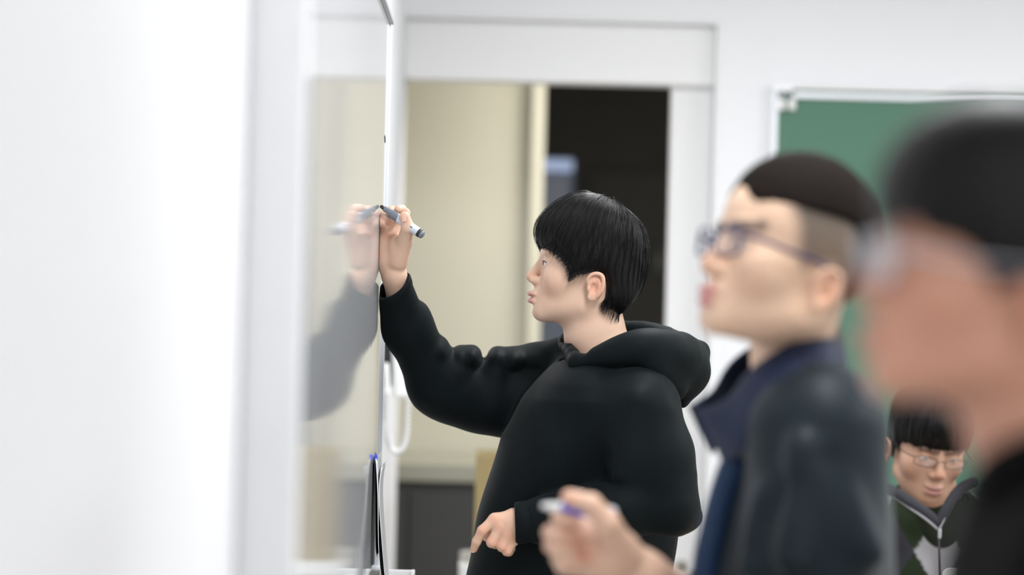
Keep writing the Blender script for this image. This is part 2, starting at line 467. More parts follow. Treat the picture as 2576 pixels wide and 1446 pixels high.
box('bottom_frame', (XW, Y0, BZ0), (XB + 0.010, Y1, BZ0 + 0.015), M_ALU, wb, 0.003)
TZ = zat(1434, Y1, 1000)
bm = bmesh.new()
TX = xat(1044, Y1, 1434)
bm_box(bm, (XB - 0.002, Y0 + 0.15, TZ - 0.016), (TX, Y1 + 0.004, TZ - 0.010), 0.002)
bm_box(bm, (TX - 0.006, Y0 + 0.15, TZ - 0.016), (TX, Y1 + 0.004, TZ + 0.002), 0.002)
bm_box(bm, (XB, Y1 - 0.003, TZ - 0.016), (TX, Y1 + 0.005, TZ + 0.001), 0.003)
from_bm('marker_tray', bm, M_PLW, wb)

# papers and folder hung on the board near the tray
def sheet(name, prof, y0, y1, m, label, cat, group=None, ny=10):
    """prof: list of (offset from board, z) from top to bottom; stands off a bit more toward its outer edge"""
    prof = smooth_path(np.array([(a, z, 0) for a, z in prof]), 16)[:, :2]
    bm = bmesh.new(); g = []
    for th in (0, 0.0007):
        rows = []
        for i, (a, z) in enumerate(prof):
            rows.append([bm.verts.new((XB + a + th + 0.0015 * math.sin(j * 0.9 + i * 0.2), y0 + (y1 - y0) * j / ny, z)) for j in range(ny + 1)])
        g.append(rows)
    n = len(prof)
    for s in (0, 1):
        for i in range(n - 1):
            for j in range(ny):
                f = (g[s][i][j], g[s][i][j + 1], g[s][i + 1][j + 1], g[s][i + 1][j])
                bm.faces.new(f if s else f[::-1])
    for i in range(n - 1):
        for j in (0, ny):
            bm.faces.new((g[0][i][j], g[1][i][j], g[1][i + 1][j], g[0][i + 1][j]))
    for j in range(ny):
        for i in (0, n - 1):
            bm.faces.new((g[0][i][j], g[0][i][j + 1], g[1][i][j + 1], g[1][i][j]))
    o = from_bm(name, bm, m, None, True, (XB, (y0 + y1) / 2, prof[-1][1]))
    return tag(o, label, cat, group)
YP = 4.40
zt = zat(1158, YP, 940); zb = zat(1400, YP, 940); zbb = TZ - 0.008
sheet('folder', [(0.002, zt), (0.004, zt - 0.05), (0.008, zb + 0.02), (0.012, zb)], YP, YP + 0.2, M_NAVYF, 'dark navy folder hanging between the papers and the whiteboard', 'folder')
sheet('paper_sheet', [(0.0045, zt + 0.002), (0.0085, zt - 0.06), (0.0125, zb + 0.01), (0.022, zbb + 0.01), (0.030, zbb)], YP + 0.01, YP + 0.21, M_PAPER, 'white paper sheet against the folder, its foot curling onto the tray', 'paper')
sheet('paper_sheet', [(0.014, zt - 0.016), (0.010, zt - 0.06), (0.0155, zb + 0.04), (0.027, zbb + 0.012), (0.036, zbb)], YP + 0.03, YP + 0.23, M_PAPER, 'outermost white paper sheet with a flared top edge, above the marker tray', 'paper')
c = np.array([XB + 0.006, YP + 0.03, zt + 0.004])
bm = bmesh.new(); bm_box(bm, c - (0.0045, 0.006, 0.006), c + (0.0015, 0.006, 0.005), 0.0014)
tag(from_bm('magnet_clip', bm, M_BLUE, None, False, c), 'small blue magnet clip at the top of the hung folder', 'clip')
# small scribble of black ink on the board
for q, (pz, dy) in enumerate(((348, 0.0), (354, 0.012))):
    zz = zat(pz, 4.6, 957); yy = 4.57 + dy
    pts = [(XB + 0.0004, yy + 0.01 * k / 5, zz + 0.004 * math.sin(k * 1.7)) for k in range(8)]
    tag(tube('ink_stroke', pts, 0.0008, M_PLB, sides=5), 'tiny stroke of black ink high on the whiteboard', 'ink stroke', 'ink strokes on the whiteboard')

# ------------------------------------------------------------------ wall telephone
YT = 5.82
tp = empty('wall_telephone', (XW, YT, zat(990, YT, 1000)), 'white wall telephone with coiled cord beside the doorway', 'telephone')
def bx2(p0, p1, Y, d): # pixel box -> world lo, hi
    A = PX(p0[0], p0[1], Y); B = PX(p1[0], p1[1], Y)
    return np.array([min(A[0], B[0]), Y, min(A[2], B[2])]), np.array([max(A[0], B[0]), Y + d, max(A[2], B[2])])
l, h = bx2((962, 832), (983, 975), YT, 0.09); l[0] = XW
box('back_plate', l, h, M_PLB, tp, 0.004)
bm = bmesh.new()
A = [PX(984, 830, YT), PX(996, 830, YT), PX(1030, 1000, YT), PX(990, 1003, YT)]
f0 = [bm.verts.new(Vector((p[0], YT - 0.01, p[2]))) for p in A]; f1 = [bm.verts.new(Vector((p[0], YT + 0.1, p[2]))) for p in A]
bm.faces.new(f0); bm.faces.new(f1[::-1])
for i in range(4): bm.faces.new((f0[i], f0[(i + 1) % 4], f1[(i + 1) % 4], f1[i]))
bmesh.ops.bevel(bm, geom=bm.edges[:], offset=0.006, segments=2, affect='EDGES')
from_bm('body', bm, M_PLW, tp)
hs = smooth_path([PX(970, 915, YT - 0.012), PX(972, 930, YT - 0.014), PX(973, 990, YT - 0.014), PX(970, 1060, YT - 0.012)], 14)
tube('handset', hs, 0.0075, M_TRIM, tp, 10)
cp = smooth_path([PX(976, 985, YT - 0.03), PX(974, 1080, YT - 0.02), PX(982, 1122, YT), PX(998, 1137, YT), PX(1015, 1122, YT), PX(1024, 1080, YT), PX(1026, 1000, YT + 0.02)], 60)
pt, T_, N_, B_ = frames_along(cp)
cq = []
for i in range(59):
    for s in range(6):
        f = s / 6; p = cp[i] * (1 - f) + cp[i + 1] * f; an = 2 * math.pi * (i * 6 + s) / 8
        cq.append(p + 0.0052 * (math.cos(an) * N_[i] + math.sin(an) * B_[i]))
tube('coiled_cord', cq, 0.0030, M_PLW, tp, 5)

# ------------------------------------------------------------------ chalkboard
CB = empty('chalkboard', PX(1945, 230, YW) - np.array([0, 0.02, 0]), 'wide green chalkboard with pale aluminium frame on the far wall', 'chalkboard')
cx0 = xat(1942, YW, 300); cx1 = cx0 + 3.6
cz1 = PX(1945, 216, YW)[2]; cz0 = 0.88
box('writing_panel', (cx0 + 0.005, YW - 0.022, cz0 + 0.01), (cx1 - 0.005, YW - 0.002, cz1 - 0.004), M_GREEN, CB)
box('side_frame', (cx0 - 0.004, YW - 0.032, cz0), (cx0 + 0.013, YW - 0.001, cz1 - 0.02), M_ALU, CB, 0.003)
box('side_frame', (cx1 - 0.013, YW - 0.032, cz0), (cx1, YW - 0.001, cz1), M_ALU, CB, 0.003)
box('top_rail', (cx0 + 0.05, YW - 0.034, cz1 - 0.011), (cx1, YW - 0.001, cz1 + 0.002), M_TRIM, CB, 0.003)
box('display_rail', (cx0 + 0.05, YW - 0.034, cz1 - 0.036), (cx1, YW - 0.021, cz1 - 0.018), M_ALU, CB, 0.003)
box('corner_bracket', (cx0 - 0.004, YW - 0.036, cz1 - 0.020), (cx0 + 0.055, YW - 0.001, cz1 + 0.003), M_ALUD, CB, 0.004)
box('bottom_frame', (cx0, YW - 0.034, cz0), (cx1, YW - 0.001, cz0 + 0.02), M_ALU, CB, 0.003)
box('chalk_tray', (cx0, YW - 0.10, cz0 - 0.015), (cx1, YW - 0.001, cz0 + 0.002), M_ALU, CB, 0.004)
for px in (1967, 1993):
    c = PX(px, 240, YW - 0.04); s = 0.0105
    hk = empty('hook_clip', c, 'pale clip hooked on the corner of the chalkboard rail', 'clip', 'clips on the chalkboard corner')
    bm = bmesh.new(); bm_tube(bm, smooth_path([c + (0, 0.004, 0.012), c + (0, -0.004, 0.004), c + (0, -0.002, -0.008)], 8), [0.005] * 8, 8); from_bm('hook', bm, M_PLG, hk, True)
    bm = bmesh.new(); bm_box(bm, c + (-s, -0.004, -0.042), c + (s, 0.012, -0.008), 0.005, 3); from_bm('clip_body', bm, M_PLW, hk, True)

# ------------------------------------------------------------------ things in and beyond the doorway
yk = YC - 0.42
l, h = bx2((900, 1205), (1290, 1500), yk, 0.40); l[0] = -0.55; l[2] = 0.0
cb = empty('low_cabinet', ((l[0] + h[0]) / 2, yk + 0.2, 0), 'low charcoal cabinet with pale worktop in the corridor', 'cabinet')
box('cabinet_body', l, h, M_CHAR, cb, 0.003)
for k in range(2):
    xm = (l[0] + h[0]) / 2
    a0, a1 = (l[0] + 0.01, xm - 0.003) if k == 0 else (xm + 0.003, h[0] - 0.01)
    d = box('cabinet_door', (a0, yk - 0.016, 0.08), (a1, yk + 0.001, h[2] - 0.03), M_CHAR, cb, 0.003)
zt_ = zat(1166, yk - 0.02, 1100)
box('worktop', (l[0] - 0.01, yk - 0.03, h[2]), (h[0] + 0.01, yk + 0.40, zt_), mat('pale_grey_laminate', (0.36, 0.355, 0.29, 1), 0.5, 0.4, noise=0.03), cb, 0.004)
# small table with a carton just inside the door
yt = 6.15
tA = PX(1154, 1424, yt)
tb = empty('side_table', (tA[0] + 0.22, yt + 0.2, 0), 'small white table with rounded corners in front of the doorway', 'table')
bm = bmesh.new()
vs = bm_box(bm, (tA[0], yt, tA[2] - 0.034), (tA[0] + 0.42, yt + 0.4, tA[2] - 0.002))
es = [e for e in bm.edges if abs(e.verts[0].co.z - e.verts[1].co.z) > 0.01]
bmesh.ops.bevel(bm, geom=es, offset=0.04, segments=5, affect='EDGES', profile=0.5)
from_bm('table_top', bm, M_PLW, tb)
for sx in (0.06, 0.36):
    for sy in (0.06, 0.34):
        tube('leg', [(tA[0] + sx, yt + sy, tA[2] - 0.03), (tA[0] + sx, yt + sy, 0.0)], 0.014, M_STEEL, tb, 10)
cl = PX(1197, 1152, yt + 0.06)
ct = empty('carton', (cl[0] + 0.1, yt + 0.2, tA[2] - 0.002), 'tan cardboard carton standing on the small white table', 'box')
box('carton_body', (cl[0], yt + 0.06, tA[2] - 0.002), (cl[0] + 0.22, yt + 0.34, cl[2]), M_CARD, ct, 0.002)
box('flap', (cl[0], yt + 0.06, cl[2]), (cl[0] + 0.22, yt + 0.198, cl[2] + 0.003), M_CARD, ct)
box('flap', (cl[0], yt + 0.202, cl[2]), (cl[0] + 0.22, yt + 0.34, cl[2] + 0.003), M_CARD, ct)
# dark room: tall cabinet with a pale blue head panel, dark door with lever
yd = 10.2
l, h = bx2((1290, 396), (1432, 900), yd, 0.45); l[2] = 0
tc = empty('tall_cabinet', ((l[0] + h[0]) / 2, yd + 0.2, 0), 'tall blue-grey cabinet with pale blue head panel in the dark room', 'cabinet')
box('cabinet_body', l, h, M_BLUEG, tc, 0.006)
zz = zat(430, yd, 1400)
box('head_panel', (l[0] + 0.005, yd - 0.012, zz), (h[0] - 0.005, yd + 0.002, h[2] - 0.004), M_BLUEL, tc, 0.003)
box('glass_door', (l[0] + 0.02, yd - 0.008, 0.1), (h[0] - 0.02, yd + 0.002, zz - 0.02), mat('dim_cabinet_front', (0.26, 0.31, 0.44, 1), 0.3, 0.5, noise=0.2, nscale=3), tc, 0.003)
d2 = empty('door_2', (xat(1620, 11.9), 11.95, 0)); struct(d2)
box('door_panel', (xat(1480, 11.9), 11.94, 0), (xat(1760, 11.9), 11.995, 2.1), mat('dark_door_paint', (0.14, 0.14, 0.14, 1), 0.6, 0.3, noise=0.1), d2, 0.004)
hc = PX(1660, 660, 11.9)
tube('door_handle', smooth_path([hc + (0, 0.04, 0.06), hc + (0, -0.02, 0.06), hc + (0, -0.03, 0.0), hc + (0, -0.02, -0.06), hc + (0, 0.04, -0.06)], 18), 0.014, M_STEEL, d2, 10)

# ------------------------------------------------------------------ people: heads
def rotz(a): c, s = math.cos(a), math.sin(a); return np.array([[c, -s, 0], [s, c, 0], [0, 0, 1.0]])
def rotx(a): c, s = math.cos(a), math.sin(a); return np.array([[1.0, 0, 0], [0, c, -s], [0, s, c]])
def roty(a): c, s = math.cos(a), math.sin(a); return np.array([[c, 0, s], [0, 1.0, 0], [-s, 0, c]])
BASE = np.array([[0, -1.0, 0], [1.0, 0, 0], [0, 0, 1.0]])     # columns: right=+Y, forward=-X, up=+Z

class Head:
    def __init__(s, O, yaw=0, pitch=0, roll=0, scale=1.0):
        s.R = rotz(math.radians(yaw)) @ BASE @ rotx(math.radians(pitch)) @ roty(math.radians(roll)); s.O = np.array(O, float); s.s = scale
    def w(s, q): return s.O + (np.asarray(q, float) * s.s) @ s.R.T
    def l(s, p): return ((np.asarray(p, float) - s.O) @ s.R) / s.s

def _ear(pts, rs, n):
    q = smooth_path([(a, b, c) for a, b, c in pts], n); r = np.interp(np.linspace(0, 1, n), np.linspace(0, 1, len(rs)), rs)
    return q, r
EAR = [(*_ear([(0.0785, 0.006, 0.002), (0.0815, 0.0090, 0.011), (0.0845, 0.003, 0.0205), (0.0870, -0.008, 0.0235), (0.0882, -0.0175, 0.0190), (0.0882, -0.0200, 0.007), (0.0865, -0.0175, -0.007), (0.0825, -0.010, -0.018)], [0.0026, 0.0030, 0.0034, 0.0036, 0.0036, 0.0034, 0.0033, 0.0038], 18), 0.0015),
       (*_ear([(0.084, -0.010, 0.013), (0.0855, -0.0130, 0.004), (0.084, -0.0105, -0.009), (0.082, -0.002, -0.0130)], [0.0022, 0.0027, 0.0027, 0.0025], 9), 0.002)]
EYE = (0.031, 0.0775, 0.041)
def head_field(q, o):
    p = q.copy(); p[:, 0] = np.abs(p[:, 0])
    d = ell(p, (0, -0.006, 0.068), (0.074, 0.090, 0.088))
    d = smin(d, ell(p, (0, 0.040, 0.072), (0.060, 0.048, 0.056)), 0.03)
    d = smin(d, ell(p, (0, 0.040, 0.004), (0.060, 0.053, 0.070)), 0.025)
    d = smin(d, ell(p, (0, 0.072, -0.020), (0.032, 0.033, 0.032)), 0.02)
    d = smin(d, cone(p, (0.047, 0.016, -0.036), (0.016, 0.086, -0.050), 0.017, 0.014), 0.025)
    d = smin(d, ell(p, (0, 0.088, -0.0505), (0.022, 0.0185, 0.0155)), 0.014)
    d = smin(d, ell(p, (0, 0.042, -0.030), (0.046, 0.05, 0.034)), 0.02)
    d = smin(d, ell(p, (0.041, 0.060, 0.012), (0.025, 0.027, 0.028)), 0.02)
    d = smin(d, ell(p, (0.024, 0.0835, 0.061), (0.027, 0.009, 0.008)), 0.012)
    # eye sockets and lids
    d = smax(d, -ell(p, (0.031, 0.102, 0.043), (0.018, 0.0145, 0.011)), 0.012)
    d = smin(d, ell(p, EYE, (0.0142, 0.0142, 0.0142)), 0.004)
    # nose
    n = cone(p, (0, 0.087, 0.052), (0, 0.1105, 0.0155), 0.0065, 0.0098)
    n = smin(n, ell(p, (0.0110, 0.1030, 0.0092), (0.0078, 0.0108, 0.0082)), 0.004)
    n = smin(n, cone(p, (0, 0.108, 0.009), (0, 0.100, 0.0), 0.0055, 0.005), 0.005)
    d = smin(d, n, 0.007)
    d = smax(d, -ell(p, (0.0062, 0.1075, 0.0005), (0.0032, 0.0055, 0.0042)), 0.002)
    # lips
    d = smin(d, ell(p, (0, 0.1050, -0.0165), (0.021, 0.0125, 0.0062)), 0.006)
    d = smin(d, ell(p, (0, 0.1045, -0.0300), (0.019, 0.0125, 0.0068)), 0.006)
    d = smax(d, -ell(p, (0, 0.1165, -0.0228), (0.023, 0.011, 0.0009)), 0.002)
    d = smax(d, -ell(p, (0, 0.122, -0.0410), (0.020, 0.0145, 0.006)), 0.008)
    # almond opening
    d = smax(d, -ell(p, (0.0315, 0.0925, 0.0408), (0.0135, 0.012, o.get('lid', 0.0042))), 0.0015)
    # ears
    e = ell(p, (0.0800, -0.006, -0.001), (0.0050, 0.0150, 0.0245))
    for pts, rs, k in EAR: e = smin(e, chain(p, pts, rs, 0.0015), k)
    e = smin(e, ell(p, (0.0805, 0.001, -0.0205), (0.0046, 0.0080, 0.0075)), 0.005)
    e = smax(e, -ell(p, (0.0870, -0.0025, -0.003), (0.0085, 0.0068, 0.0098)), 0.002)
    e = smin(e, ell(p, (0.0795, 0.0070, -0.0045), (0.0050, 0.0032, 0.0055)), 0.002)
    d = smin(d, e, 0.004)
    return d

def mixc(c, c2, w): return c * (1 - w[:, None]) + np.array(c2)[None, :] * w[:, None]
def skin_tone(q, o):
    base = np.array(o['skin']); c = np.tile(base, (len(q), 1))
    p = q.copy(); p[:, 0] = np.abs(p[:, 0])
    sm = lambda d, w: np.clip(1 - d / w, 0, 1)
    c = mixc(c, base * (1.02, 0.84, 0.80), 0.8 * sm(np.linalg.norm(p - (0.0, 0.113, 0.012), axis=1) - 0.006, 0.018))
    c = mixc(c, base * (1.02, 0.86, 0.84), 0.7 * sm(np.linalg.norm(p - (0.045, 0.075, -0.002), axis=1), 0.035))
    c = mixc(c, base * (1.0, 0.76, 0.70), 0.8 * sm(np.linalg.norm((p - (0.086, -0.008, 0.0)) / (0.7, 1, 1.6), axis=1) - 0.008, 0.016))
    lip = np.minimum(ell(p, (0, 0.1065, -0.0170), (0.0195, 0.0135, 0.0054)), ell(p, (0, 0.1055, -0.0295), (0.0175, 0.0135, 0.0066)))
    c = mixc(c, o.get('lip', (0.52, 0.235, 0.21)), np.clip(1 - (lip + 0.0002) / 0.0025, 0, 1) * 0.85)
    if o.get('brow', 0):
        pf = p.copy(); pf[:, 1] = 0
        br = cone(pf, (0.012, 0, 0.0600), (0.050, 0, 0.0650), 0.0042, 0.0025) + np.where(p[:, 1] > 0.055, 0, 1)
        c = mixc(c, (0.03, 0.022, 0.018), np.clip(1 - (br - 0.002) / 0.004, 0, 1) * o['brow'])
    if o.get('beard', 0):
        bd = np.minimum(ell(p, (0, 0.100, -0.050), (0.03, 0.02, 0.014)), ell(p, (0, 0.112, -0.0085), (0.02, 0.012, 0.004)))
        c = mixc(c, base * (0.62, 0.62, 0.60), np.clip(1 - bd / 0.012, 0, 1) * o['beard'])
    if 'fade' in o:
        pd = poly2(p[:, 1], p[:, 2], o['fade'])
        w = np.clip(0.5 - pd / 0.020, 0, 1) * np.clip((p[:, 0] - 0.03) / 0.02, 0, 1)
        g = np.clip((p[:, 2] - 0.02) / 0.07, 0, 1)
        back = np.clip((-0.035 - p[:, 1]) / 0.03, 0, 1)
        k = np.clip(0.70 + 0.22 * g + 0.35 * back, 0, 0.97)
        c = mixc(c, (0.060, 0.054, 0.046), w * k)
        bk = np.clip((-0.055 - p[:, 1]) / 0.02, 0, 1) * np.clip((p[:, 2] + 0.075) / 0.02, 0, 1)
        c = mixc(c, (0.030, 0.024, 0.020), bk * 0.95)
    return c

def add_eyes(hd, parent, lookz=0.0, lookx=0.0):
    for sx in (-1, 1):
        c = hd.w((sx * EYE[0], EYE[1], EYE[2]))
        bm = bmesh.new(); bmesh.ops.create_uvsphere(bm, u_segments=20, v_segments=12, radius=0.0131 * hd.s)
        bmesh.ops.translate(bm, verts=bm.verts[:], vec=Vector(c))
        ey = from_bm('eye', bm, M_EYEW, parent, True)
        f = np.array([lookx, 1.0, lookz]); f /= np.linalg.norm(f)
        fw = f @ hd.R.T
        bm = bmesh.new()
        bm_tube(bm, [c + fw * 0.0117 * hd.s, c + fw * 0.0127 * hd.s, c + fw * 0.0134 * hd.s], [0.0060, 0.0052, 0.0018], 16)
        from_bm('iris', bm, M_IRIS, ey, True)

def add_lashes(hd, parent, lid):
    for sx in (-1, 1):
        pts = []
        for k in range(13):
            a = math.pi * (0.06 + 0.88 * k / 12); dx = 0.0133 * math.cos(a); dz = lid * math.sin(a) - 0.0002
            y = EYE[1] + math.sqrt(max(0.0146 ** 2 - dx * dx - dz * dz, 1e-8))
            pts.append(hd.w((sx * (0.0315 + dx), y, EYE[2] + dz)))
        tube('eyelashes', pts, 0.0006, M_HAIR, parent, 5)

# hair outline seen from the side, (forward, up) from the ear canal
def hp(px, py, s=1 / 1351.0): return ((1490 - px) * s, (720 - py) * s)
HAIR_A = [hp(*q) for q in [(1366, 630), (1352, 614), (1340, 596), (1335, 575), (1341, 552), (1362, 525), (1395, 503), (1432, 484), (1470, 477), (1508, 482), (1547, 500), (1590, 531), (1620, 572), (1636, 620), (1640, 662), (1630, 710), (1611, 752), (1586, 788), (1563, 812), (1545, 800), (1522, 786), (1514, 772), (1518, 745), (1524, 715), (1519, 697), (1503, 690), (1483, 691), (1458, 698), (1434, 708), (1427, 694), (1419, 675), (1402, 655), (1383, 640)]]
def hair_field_long(q, o):
    p = q.copy(); ax = np.abs(p[:, 0]); p[:, 0] = ax
    pd = poly2(p[:, 1], p[:, 2], o.get('hairpoly', HAIR_A))
    wid = ell(p, (0, -0.004, 0.055), (0.0915, 0.130, 0.135))
    wid2 = (np.sqrt((ax / 0.0915) ** 2 + ((p[:, 1] - 0.004) / 0.119) ** 2) - 1) * 0.09
    d = smax(smax(pd, wid, 0.045), wid2, 0.02)
    d = smax(d, 0.0, 0) if False else d
    # gentle lock relief radiating from the crown
    an = np.arctan2(p[:, 1] + 0.045, q[:, 0] + 0.01)
    amp = 0.0004 * np.clip((0.17 - p[:, 2]) / 0.06, 0, 1)
    return d + amp * (np.sin(an * 31 + 3 * np.sin(p[:, 2] * 40)) + 0.8 * np.sin(an * 53 + 2.2 * np.sin(an * 7) + p[:, 2] * 60))

HAIR_B = [(0.082, 0.088), (0.085, 0.103), (0.075, 0.134), (0.058, 0.152), (0.030, 0.166), (0.0, 0.170), (-0.03, 0.166), (-0.064, 0.150), (-0.090, 0.120), (-0.1035, 0.085), (-0.1035, 0.04), (-0.092, 0.0), (-0.072, -0.040), (-0.060, -0.058), (-0.040, -0.050), (-0.048, 0.0), (-0.060, 0.045), (-0.054, 0.066), (-0.036, 0.082), (0.0, 0.088), (0.03, 0.090), (0.062, 0.090)]
def hair_field_short(q, o):
    p = q.copy(); ax = np.abs(p[:, 0]); p[:, 0] = ax
    pd = poly2(p[:, 1], p[:, 2], HAIR_B)
    wid = ell(p, (0, -0.004, 0.068), (0.0795, 0.102, 0.102))
    d = smax(pd, wid, 0.010)
    return d + 0.0008 * np.sin(p[:, 1] * 420 + 5 * np.sin(q[:, 0] * 130)) * np.sin(p[:, 2] * 370 + q[:, 0] * 210)

def strands(hd, field, o, n, steps, seg, r0, seed, tip=0.010):
    """fine tapered hair strands combed over the hair surface from the crown"""
    rg = np.random.default_rng(seed)
    f = lambda q: field(q, o)
    def grad(q):
        e = 0.0015; g = np.zeros_like(q)
        for i in range(3):
            a = q.copy(); a[:, i] += e; b = q.copy(); b[:, i] -= e
            g[:, i] = f(a) - f(b)
        return g / (np.linalg.norm(g, axis=1)[:, None] + 1e-9)
    crown = np.array([0.012, -0.048, 0.158])
    th = rg.uniform(0, 2 * math.pi, n); rad = 0.004 + 0.105 * rg.random(n) ** 0.8
    q = np.stack([crown[0] + rad * np.cos(th) * 0.75, crown[1] + 0.03 + rad * np.sin(th), np.full(n, 0.15)], 1)
    out = np.stack([np.cos(th), np.sin(th), np.zeros(n)], 1)
    lift = rg.uniform(0.0002, 0.0016, n) + (rg.random(n) < 0.06) * rg.uniform(0, 0.006, n)
    for _ in range(8): q = q - grad(q) * np.clip(f(q), -0.02, 0.02)[:, None]
    path = []
    Lm = rg.uniform(0.075, 0.165, n)
    sl = Lm / steps
    dr = out + rg.normal(0, 0.12, (n, 3))
    for s in range(steps + 1):
        g = grad(q)
        pos = q + g * lift[:, None] * min(1, s / 4)
        path.append(pos)
        away = q - crown; away[:, 2] *= 0.6; away /= np.linalg.norm(away, axis=1)[:, None] + 1e-9
        v = 0.55 * dr + 0.6 * away + np.array([0, 0, -1.0]) * (0.25 + 0.9 * s / steps)
        v -= g * (v * g).sum(1)[:, None] * 0.92
        v /= np.linalg.norm(v, axis=1)[:, None] + 1e-9
        dr = 0.7 * dr + 0.3 * v
        nq = q + v * sl[:, None]
        d = f(nq)
        low = (grad(nq)[:, 2] < -0.55)
        pr = np.clip(d, -0.006, 0.006)[:, None] * grad(nq)
        nq = np.where(low[:, None], q + (v * [0.6, 0.6, 1]) * sl[:, None] * 0.25, nq - pr)
        q = nq
    path = np.array(path)                      # steps+1, n, 3
    K = len(path)
    T = np.gradient(path, axis=0); T /= np.linalg.norm(T, axis=2)[:, :, None] + 1e-9
    ref = np.array([0.3, 0.5, 0.8]); N = np.cross(T, ref); N /= np.linalg.norm(N, axis=2)[:, :, None] + 1e-9
    Bn = np.cross(T, N)
    tp = np.linspace(0, 1, K); rr = r0 * (0.55 + 0.45 * np.sin(np.pi * np.clip(tp * 1.1, 0, 1))) * np.clip((1 - tp) * 4, 0.06, 1)
    ring = []
    for k in range(3):
        a = 2 * math.pi * k / 3
        ring.append(path + rr[:, None, None] * (math.cos(a) * N + math.sin(a) * Bn))
    V = np.stack(ring, 2).transpose(1, 0, 2, 3).reshape(-1, 3)     # n, K, 3
    i = np.arange(n)[:, None, None] * K * 3 + np.arange(K - 1)[None, :, None] * 3 + np.arange(3)[None, None, :]
    j = np.arange(n)[:, None, None] * K * 3 + np.arange(K - 1)[None, :, None] * 3 + ((np.arange(3) + 1) % 3)[None, None, :]
    F = np.stack([i, j, j + 3, i + 3], -1).reshape(-1, 4)
    return hd.w(V), F

